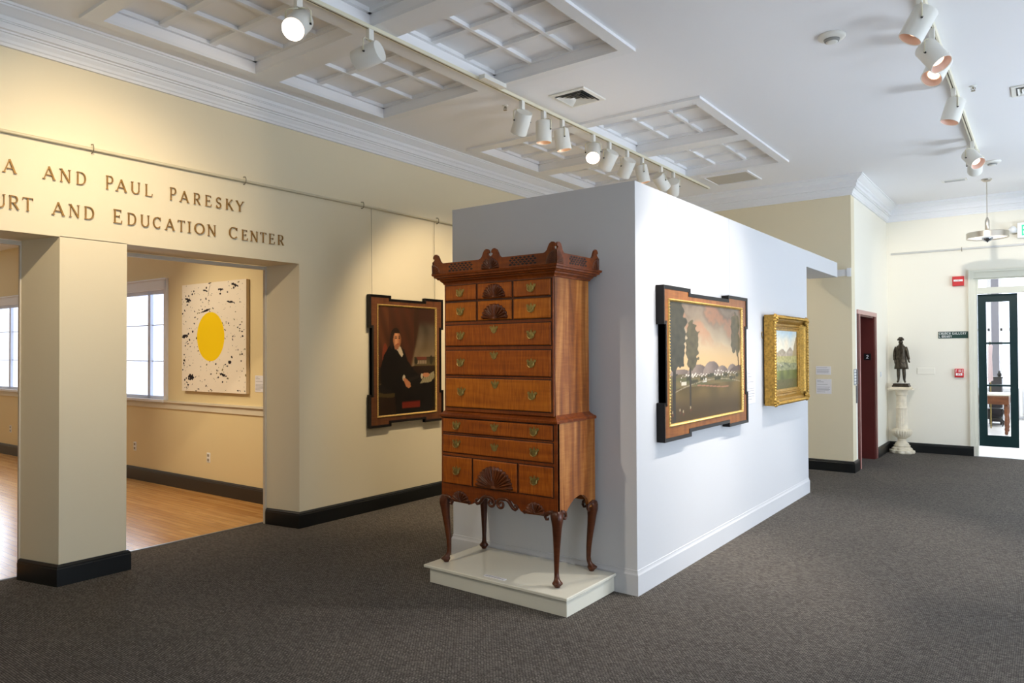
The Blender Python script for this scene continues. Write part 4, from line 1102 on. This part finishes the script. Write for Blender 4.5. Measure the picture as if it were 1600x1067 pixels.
# ceiling fittings
def diffuser(x0, x1, y0, y1, lab, z=CZ):
    t = thing('ceiling_vent', ((x0+x1)/2, (y0+y1)/2, z), lab, 'vent')
    m = MB(); cx_, cy_ = (x0+x1)/2, (y0+y1)/2; hx, hy = (x1-x0)/2, (y1-y0)/2
    def rr(k0, z0, k1, z1): m.loft([[(cx_-hx*k0, cy_-hy*k0, z0), (cx_+hx*k0, cy_-hy*k0, z0), (cx_+hx*k0, cy_+hy*k0, z0), (cx_-hx*k0, cy_+hy*k0, z0)], [(cx_-hx*k1, cy_-hy*k1, z1), (cx_+hx*k1, cy_-hy*k1, z1), (cx_+hx*k1, cy_+hy*k1, z1), (cx_-hx*k1, cy_+hy*k1, z1)]], True, False)
    rr(1, z-.001, .98, z-.012); rr(.98, z-.012, .80, z-.014)
    for k0 in (.74, .58, .42, .28): rr(k0, z-.022, k0-.13, z-.003)
    build('louvre', m, M_fix, t)
    build('duct', MB().box(cx_-hx*.8, cx_+hx*.8, cy_-hy*.8, cy_+hy*.8, z-.0025, z-.0005), M_dark, t)
diffuser(-3.645, -3.265, 5.43, 5.83, 'square louvred ceiling vent between the two coffered panels')
diffuser(-.235, .16, 7.78, 8.10, 'square ceiling vent at the right edge of the ceiling')
t = thing('ceiling_vent', (-.99, 11.6, CZ), 'slim white slot vent in the ceiling near the pendant lamp', 'vent')
build('frame', MB().box(-1.15, -.85, 11.54, 11.68, CZ-.012, CZ), M_fix, t)
m = MB()
for k in range(4): m.box(-1.12, -.88, 11.56+k*.028, 11.57+k*.028, CZ-.0135, CZ-.011)
build('slots', m, pmat('slot grey', (150, 152, 156), .6), t)
t = thing('access_hatch', (-3.4, 9.55, CZ), 'square ceiling hatch with white rim beyond the far coffered panel', 'hatch')
build('frame', MB().rects(-3.73, -3.10, 9.27, 9.86, [(0, CZ), (0, CZ-.016), (-.03, CZ-.016), (-.03, CZ-.004)], False), M_trim, t)
build('panel', MB().box(-3.70, -3.13, 9.30, 9.83, CZ-.006, CZ-.001), pmat('hatch grey', (190, 184, 172), .8), t)
def smoke(x, y, lab, s=1.):
    t = thing('smoke_detector', (x, y, CZ), lab, 'detector')
    build('base', MB().lathe(x, y, [(.078*s, CZ), (.078*s, CZ-.012), (.072*s, CZ-.022), (.050*s, CZ-.030)], 28), M_fix, t, True)
    build('chamber', MB().lathe(x, y, [(.046*s, CZ-.029), (.040*s, CZ-.046), (.030*s, CZ-.046)], 24), pmat('detector grille', (150, 150, 146), .5), t, True)
    build('cap', MB().lathe(x, y, [(.032*s, CZ-.044), (.034*s, CZ-.050), (.020*s, CZ-.056)], 24), M_fix, t, True)
smoke(-1.262, 5.69, 'round white smoke detector on the ceiling between the two tracks', 1.25)
smoke(-.52, 10.75, 'round detector at the far end of the right track', 1.2)
def sprinkler(x, y, lab):
    t = thing('sprinkler_head', (x, y, CZ), lab, 'sprinkler')
    build('escutcheon', MB().lathe(x, y, [(.03, CZ), (.028, CZ-.006), (.012, CZ-.010)], 16), M_fix, t, True)
    build('body', MB().tube([(x, y, CZ-.008), (x, y, CZ-.03)], .007, 8).tube([(x-.014, y, CZ-.015), (x-.016, y, CZ-.032), (x, y, CZ-.045), (x+.016, y, CZ-.032), (x+.014, y, CZ-.015)], .003, 6), M_wire, t)
    build('deflector', MB().lathe(x, y, [(.018, CZ-.045), (.018, CZ-.047)], 12), M_wire, t)
sprinkler(-4.12, 5.40, 'small ceiling sprinkler left of the left track near the vent')
sprinkler(-.50, 7.55, 'small ceiling sprinkler beside the right track')

# pendant lamp
PXX, PYY = -.640, 11.83
t = thing('pendant_lamp', (PXX, PYY, 3.14), 'brushed nickel ring pendant lamp hanging from the ceiling before the door', 'lamp')
build('canopy', MB().lathe(PXX, PYY, [(.066, CZ), (.064, CZ-.012), (.040, CZ-.034), (.012, CZ-.040)], 24), M_nickel, t, True)
build('rod', MB().tube([(PXX, PYY, CZ-.03), (PXX, PYY, 3.46)], .006, 8), M_nickel, t)
build('stem', MB().lathe(PXX, PYY, [(.010, 3.49), (.022, 3.455), (.028, 3.44), (.028, 3.33), (.018, 3.31), (.012, 3.2)], 16), M_nickel, t, True)
rg = MB().loft([[(PXX+r_*math.cos(2*PI*i/40), PYY+r_*math.sin(2*PI*i/40), z_) for i in range(40)] for r_, z_ in [(.246, 3.205), (.250, 3.20), (.250, 3.275), (.246, 3.28), (.236, 3.275), (.236, 3.205), (.246, 3.205)]], True, False)
build('ring', rg, M_nickel, t, 'auto')
build('diffuser', MB().lathe(PXX, PYY, [(.236, 3.215), (.236, 3.222)], 36), pmat('white diffuser glass', (248, 246, 240), .5, emit=(255, 248, 236), estr=.8), t)
build('bowl', MB().lathe(PXX, PYY, [(.072, 3.212), (.066, 3.190), (.045, 3.165), (.012, 3.152), (.006, 3.142)], 24), pmat('polished steel', (180, 186, 196), .12, metal=1), t, True)

# ------------------------------------------------------------ pedestal and statue
SX, SY = -1.885, 12.98
t = thing('marble_pedestal', (SX, SY, 0), 'cream marble column pedestal with fluted shaft and urn shaped base by the wall', 'pedestal')
def lobed(r, z, n=48, lob=8, amp=0.): return [(SX+r*(1-amp+amp*abs(math.cos(lob*PI*i/n)))*math.cos(2*PI*i/n), SY+r*(1-amp+amp*abs(math.cos(lob*PI*i/n)))*math.sin(2*PI*i/n), z) for i in range(n)]
build('base', MB().loft([lobed(.180, 0, amp=.12), lobed(.190, .015, amp=.12), lobed(.186, .045, amp=.12), lobed(.150, .055, amp=.10), lobed(.150, .075, amp=.10), lobed(.118, .095, amp=.06), lobed(.120, .118), lobed(.105, .124), lobed(.098, .15), lobed(.070, .17), lobed(.055, .195), lobed(.066, .205), lobed(.066, .222)]), M_marble, t, 'auto')
build('urn', MB().loft([lobed(.050, .222, 96, 24), lobed(.085, .238, 96, 24, .05), lobed(.128, .270, 96, 24, .08), lobed(.152, .315, 96, 24, .09), lobed(.150, .345, 96, 24, .07), lobed(.128, .368, 96, 24, .04), lobed(.105, .378, 96, 24)]), M_marble, t, 'auto')
build('shaft', MB().loft([lobed(.088, .375, 80, 20), lobed(.086, .40, 80, 20, .10), lobed(.080, .66, 80, 20, .10), lobed(.078, .68, 80, 20, 0), lobed(.086, .69, 80, 20), lobed(.084, .705, 80, 20), lobed(.077, .72, 80, 20, .10), lobed(.074, .875, 80, 20, .10), lobed(.074, .885, 80, 20)]), M_marble, t, 'auto')
build('capital', MB().loft([lobed(.074, .885), lobed(.086, .90), (lobed(.084, .94)), lobed(.098, .965), lobed(.104, .98)]), M_marble, t, 'auto')
build('top', MB().rects(SX-.175, SX+.175, SY-.165, SY+.165, [(-.004, .982), (0, .986), (0, .996), (-.004, 1.0)]).rects(SX-.13, SX+.13, SY-.13, SY+.13, [(0, 1.0), (.004, 1.004), (.004, 1.018), (0, 1.022)]), M_marble, t)

Z0 = 1.022
st = thing('bronze_statue', (SX, SY, Z0), 'dark bronze statuette of a standing man in hat and long coat on the pedestal', 'statue')
build('plinth', MB().rects(SX-.115, SX+.115, SY-.10, SY+.10, [(0, Z0), (0, Z0+.018), (-.012, Z0+.026), (-.012, Z0+.045), (-.016, Z0+.05)]), M_bronze, st)
# body: one skinned surface
sk = {
 'pelvis': (0, 0, .345, .040), 'belly': (0, -.004, .41, .042), 'chest': (0, -.002, .49, .050), 'neck': (0, -.004, .565, .018), 'head0': (0, -.010, .606, .036), 'head1': (0, -.010, .645, .036),
 'shl': (-.062, 0, .535, .026), 'ell': (-.088, .012, .42, .020), 'wrl': (-.078, -.018, .325, .013), 'hal': (-.078, -.030, .295, .012),
 'shr': (.062, 0, .535, .026), 'elr': (.085, .010, .425, .020), 'wrr': (.105, -.025, .335, .013), 'har': (.120, -.040, .312, .012),
 'hpl': (-.034, 0, .33, .034), 'knl': (-.036, -.008, .185, .027), 'cal': (-.037, .002, .13, .027), 'anl': (-.038, 0, .045, .016), 'tol': (-.048, -.045, .018, .016),
 'hpr': (.034, 0, .33, .034), 'knr': (.038, -.014, .185, .027), 'car': (.040, -.004, .13, .027), 'anr': (.042, -.006, .045, .016), 'tor': (.060, -.050, .018, .016)}
ed = [('pelvis', 'belly'), ('belly', 'chest'), ('chest', 'neck'), ('neck', 'head0'), ('head0', 'head1'), ('chest', 'shl'), ('shl', 'ell'), ('ell', 'wrl'), ('wrl', 'hal'), ('chest', 'shr'), ('shr', 'elr'), ('elr', 'wrr'), ('wrr', 'har'),
      ('pelvis', 'hpl'), ('hpl', 'knl'), ('knl', 'cal'), ('cal', 'anl'), ('anl', 'tol'), ('pelvis', 'hpr'), ('hpr', 'knr'), ('knr', 'car'), ('car', 'anr'), ('anr', 'tor')]
ks = list(sk)
me = bpy.data.meshes.new('body'); me.from_pydata([sk[k][:2]+(sk[k][2]+.05,) for k in ks], [(ks.index(a), ks.index(b)) for a, b in ed], [])
bo = bpy.data.objects.new('body', me); COL.objects.link(bo); bo.parent = st
md = bo.modifiers.new('skin', 'SKIN')
for i, k in enumerate(ks):
    me.skin_vertices[0].data[i].radius = (sk[k][3], sk[k][3]*(.8 if k in ('chest', 'belly', 'pelvis') else 1)); me.skin_vertices[0].data[i].use_root = (k == 'pelvis')
md.use_smooth_shade = True
bo.modifiers.new('sub', 'SUBSURF').levels = 2; bo.modifiers['sub'].render_levels = 2
me.materials.append(M_bronze)
zb = Z0+.05
def ov(cx_, cy_, rx, ry, z, n=28, wob=0, ph=0): return [(SX+cx_+rx*(1+wob*math.sin(7*2*PI*i/n+ph))*math.cos(2*PI*i/n), SY+cy_+ry*(1+wob*math.sin(7*2*PI*i/n+ph))*math.sin(2*PI*i/n), zb+z) for i in range(n)]
build('coat', MB().loft([ov(0, .004, .096, .068, .215, wob=.06), ov(0, .003, .092, .064, .25, wob=.05), ov(0, 0, .084, .058, .31, wob=.04, ph=.4), ov(0, 0, .072, .050, .385, wob=.02), ov(0, 0, .070, .048, .42, wob=.01), ov(0, -.002, .068, .050, .48), ov(0, 0, .070, .050, .53), ov(0, 0, .056, .042, .560), ov(0, 0, .034, .030, .572), ov(0, 0, .026, .026, .580)]), M_bronze, st, True)
build('collar', MB().loft([ov(0, 0, .038, .036, .555), ov(0, .004, .036, .034, .575), ov(0, .008, .034, .030, .588), ov(0, .004, .024, .024, .576)], True, False), M_bronze, st, True)
lp = MB(lambda p: (SX+p[0], SY-.052-p[2], zb+p[1])); lp.prism([(-.020, .56), (-.004, .575), (.0, .50), (-.006, .34), (-.012, .34), (-.03, .50)], -.01, .006); lp.prism([(.020, .56), (.004, .575), (.006, .50), (.008, .34), (.016, .34), (.032, .50)], -.01, .006)
build('lapels', lp, M_bronze, st)
build('cape_sleeve', MB().tube([(SX-.060, SY, zb+.545), (SX-.082, SY+.006, zb+.48), (SX-.092, SY+.012, zb+.42), (SX-.086, SY-.006, zb+.35)], [.024, .023, .020, .021], 12).tube([(SX+.060, SY, zb+.545), (SX+.080, SY+.004, zb+.48), (SX+.090, SY+.008, zb+.425), (SX+.102, SY-.016, zb+.36)], [.024, .023, .020, .021], 12), M_bronze, st, True)
hat = MB()
def tri(z, s_, up_): return [(SX+(s_*(1+.22*math.cos(3*(2*PI*i/30)+PI/2)))*math.cos(2*PI*i/30), SY-.006+(s_*(1+.22*math.cos(3*(2*PI*i/30)+PI/2)))*math.sin(2*PI*i/30), zb+z+up_*(-.5*math.cos(3*(2*PI*i/30)+PI/2)+.5)*.018) for i in range(30)]
hat.loft([tri(.640, .026, 0), tri(.642, .042, 1), tri(.660, .041, 1), tri(.656, .030, 0), tri(.684, .026, 0), tri(.694, .014, 0)])
st.scale = (1.06, 1.06, 1.08); st.location.z = 1.022*1.04; BASE[st] = Vector((SX, SY, Z0)); t.scale = (1, 1, 1.04)
build('hat', hat, M_bronze, st, True)
build('nose', MB().loft([[(SX-.004, SY-.030, zb+.628), (SX+.004, SY-.030, zb+.628), (SX, SY-.031, zb+.634)], [(SX-.006, SY-.030, zb+.612), (SX+.006, SY-.030, zb+.612), (SX, SY-.042, zb+.614)]]), M_bronze, st)

# ------------------------------------------------------------ lobby things seen through the door
t = thing('library_table', (-1.2, 17.2, 0), 'brown wooden table with turned legs seen through the glazed door', 'table')
build('table_top', MB().box(-1.95, -.565, 16.75, 17.6, .755, .785), pmat('pale table cover', (230, 226, 214), .4), t)
build('apron', MB().box(-1.90, -.60, 16.79, 17.56, .585, .755), M_tablew, t)
for x, y in ((-.645, 16.84), (-.645, 17.5), (-1.84, 16.84), (-1.84, 17.5)):
    build('leg', MB().lathe(x, y, [(.02, 0), (.03, .03), (.024, .06), (.034, .10), (.024, .14), (.036, .20), (.030, .28), (.022, .34), (.036, .40), (.036, .60)], 14), M_tablew, t, True)
t = thing('low_bench', (-1.0, 18.7, 0), 'low black bench on curved legs standing behind the brown table', 'bench')
build('shelf', MB().box(-1.5, -.78, 18.5, 18.9, .15, .18).box(-1.5, -.76, 18.5, 18.9, .36, .38), M_dark, t)
build('box', MB().box(-1.45, -.98, 18.52, 18.88, .18, .36), M_dark, t)
for x in (-.79, -1.46):
    for y in (18.53, 18.87):
        build('leg', MB().tube([(x, y, .37), (x+.02, y, .28), (x-.03, y, .16), (x+.03, y, .07), (x+.01, y, 0)], [.014, .018, .016, .014, .010], 8), M_dark, t, True)
tag(build('structural_column', MB().box(-1.035, -.885, 20.1, 20.25, 0, 4.1), pmat('grey column paint', (140, 140, 150), .6)), 'grey square column standing in the bright room behind the door', 'column')
t = thing('dark_cabinet', (-.95, 19.2, 0), 'dark narrow cabinet with small ornaments in front of the grey column', 'cabinet')
build('body', MB().box(-1.04, -.80, 19.0, 19.4, .06, 1.02), pmat('blackened cabinet wood', (44, 42, 48), .5), t)
build('top', MB().box(-1.06, -.78, 18.98, 19.42, 1.02, 1.05), M_dark, t)
build('foot', MB().box(-1.04, -1.0, 19.0, 19.4, 0, .06), M_dark, t); build('foot', MB().box(-.84, -.80, 19.0, 19.4, 0, .06), M_dark, t)
tag(build('ornament_vase', MB().lathe(-.85, 19.15, [(.025, 1.05), (.04, 1.07), (.045, 1.11), (.02, 1.15), (.028, 1.18)], 14), M_dark, None, True), 'small dark vase standing on the dark cabinet beyond the door', 'vase')
t = thing('radiator', (-.2, 20.5, 0), 'white column radiator under the far window behind the door', 'radiator')
for k in range(8): build('section', MB().box(-.52+k*.075, -.465+k*.075, 20.45, 20.60, .08, .80, .01), M_white, t)
build('pipe', MB().tube([(-.52, 20.52, .12), (.08, 20.52, .12)], .02, 8), M_white, t)
tag(build('draped_flag', MB(lambda p: (p[0], 18.0-p[2]+.02*math.sin(p[0]*160), p[1])).prism([(-1.0, .98), (-.965, .95), (-.93, 1.0), (-.905, 1.0), (-.92, 1.5), (-.905, 1.74), (-.94, 1.76), (-.985, 1.72)], 0, .012), pmat('pale pink cloth', (216, 196, 200), .8)), 'pale pinkish draped flag hanging beside the grey column beyond the door', 'flag')
tag(build('flag_pole', MB().tube([(-.955, 18.03, 0), (-.955, 18.03, 1.82)], .012, 8), M_brass), 'thin pole carrying the pale flag beyond the glazed door', 'pole')

# ------------------------------------------------------------ camera
F = 1113.6
cam = bpy.data.cameras.new('Camera'); cam.sensor_width = 36; cam.sensor_fit = 'HORIZONTAL'; cam.lens = F/1600*36; cam.clip_start = .05; cam.clip_end = 100
co = bpy.data.objects.new('Camera', cam); COL.objects.link(co); scene.camera = co
yw, pi_, ro = R(36.88), R(.76), R(-.263)
fwv = Vector((-math.sin(yw)*math.cos(pi_), math.cos(yw)*math.cos(pi_), math.sin(pi_)))
rt = Vector((math.cos(yw), math.sin(yw), 0)); upv = rt.cross(fwv)
rt2 = math.cos(ro)*rt+math.sin(ro)*upv; up2 = rt2.cross(fwv)
co.matrix_world = Matrix(((rt2.x, up2.x, -fwv.x, 0), (rt2.y, up2.y, -fwv.y, 0), (rt2.z, up2.z, -fwv.z, 1.67), (0, 0, 0, 1)))

# ------------------------------------------------------------ light
def area(name, loc, d_, sx, sy, power, color):
    l = bpy.data.lights.new(name, 'AREA'); l.shape = 'RECTANGLE'; l.size = sx; l.size_y = sy; l.energy = power; l.color = color
    o = bpy.data.objects.new(name, l); COL.objects.link(o); o.location = loc
    o.rotation_euler = Vector(d_).to_track_quat('-Z', 'Y').to_euler(); return o
DAY = (.72, .84, 1.)
for k, y0 in enumerate((.4, 3.4, 6.4, 9.4)):
    area('window_daylight', (4.12, y0+.9, 1.95), (-1, 0, .30), 1.7, 2.3, (75, 50, 55, 100)[k], DAY)
area('added_bounce_fill', (3.6, 8.6, .5), (-.75, 0, 1), 1.0, 9.0, 820, (.74, .86, 1.))  # area lamps added to lift the ceiling, standing in for bounced sunlight
area('added_bounce_fill', (3.6, 1.5, .5), (-1, 0, 1.1), 1.0, 4.0, 90, (.74, .86, 1.))
for (a, b, c, d) in WIN:
    xm = (a+b)/2; area('inner_window_daylight', (xm, wy(xm)-.12, (c+d)/2), (0, -1, -.1), b-a-.2, 1.3, 45, (.78, .88, 1.))
area('lobby_daylight', (-.2, 20.6, 2.2), (0, -1, -.1), 3, 2.4, 190, (.86, .93, 1.))
area('lobby_overhead_fill', (-.5, 16.5, 4.0), (0, 0, -1), 4, 4, 150, (1, 1, 1))  # unseen overhead fill, added to brighten the lobby walls
def aim(name, p, q, power, angle, color, blend=.7, size=.05):
    return lamp(name, p, Vector(q)-Vector(p), power, angle, color, blend, size)
# lamps in the track heads
for k, pw, an, c in ((0, 60, 60, WARM2), (1, 14, 70, WARM), (2, 170, 80, WARM), (3, 50, 70, WARM), (4, 50, 70, WARM2), (5, 60, 60, WARM2), (6, 150, 80, WARM), (7, 120, 80, WARM), (8, 60, 60, WARM2), (9, 70, 60, WARM2), (10, 70, 60, WARM)):
    p_, d_ = pos[k]; lamp('track_lamp', p_, d_, pw, an, c)
for k, pw in ((0, 190), (1, 50), (2, 70), (3, 210), (4, 60), (5, 160)):
    p_, d_ = pos[20+k]; lamp('track_lamp', p_, d_, pw, 62, (1., .93, .84))
# spots on the track lines without modelled heads, mostly above the view
aim('track_lamp', (-3.84, 1.6, 3.8), (WL, 2.35, 2.65), 150, 76, WARM, 1.)
aim('track_lamp', (-3.84, 2.2, 3.8), (WL, 2.6, 2.2), 90, 76, WARM, 1.)
aim('track_lamp', (-3.84, 4.9, 3.8), (WL, 5.9, .6), 90, 66, WARM, 1.)  # unseen spot between heads, no fixture at this point
aim('track_lamp', (-3.84, .6, 3.8), (-3.2, 3.9, 1.2), 230, 36, WARM2, .9)
aim('track_lamp', (-.635, 4.2, 3.8), (PX, 5.6, 2.0), 230, 62, (1., .92, .82), .9)
aim('track_lamp', (-.635, 7.0, 3.8), (PX, 5.6, 1.4), 120, 60, (1., .92, .82), .9)  # bare unseen spot, the track carries no head here
# inner gallery spots
aim('gallery_lamp', (-7.7, 2.2, 3.3), (-7.6, 4.62, 1.6), 170, 64, (1., .86, .64), .9)
aim('gallery_lamp', (-11, 2.0, 3.3), (-11.6, 4.5, .8), 50, 70, WARM)
aim('gallery_lamp', (-7.6, 3.0, 3.3), (-7.6, 3.6, 0), 60, 80, WARM)
w = bpy.data.worlds.new('World'); scene.world = w; w.use_nodes = True
w.node_tree.nodes['Background'].inputs['Color'].default_value = (.75, .86, 1, 1); w.node_tree.nodes['Background'].inputs['Strength'].default_value = .4
scene.view_settings.view_transform = 'Standard'; scene.view_settings.look = 'None'; scene.view_settings.exposure = 0.; scene.view_settings.gamma = 1.
scene.cycles.max_bounces = 8; scene.cycles.diffuse_bounces = 5; scene.cycles.sample_clamp_indirect = 6; scene.cycles.use_denoising = True
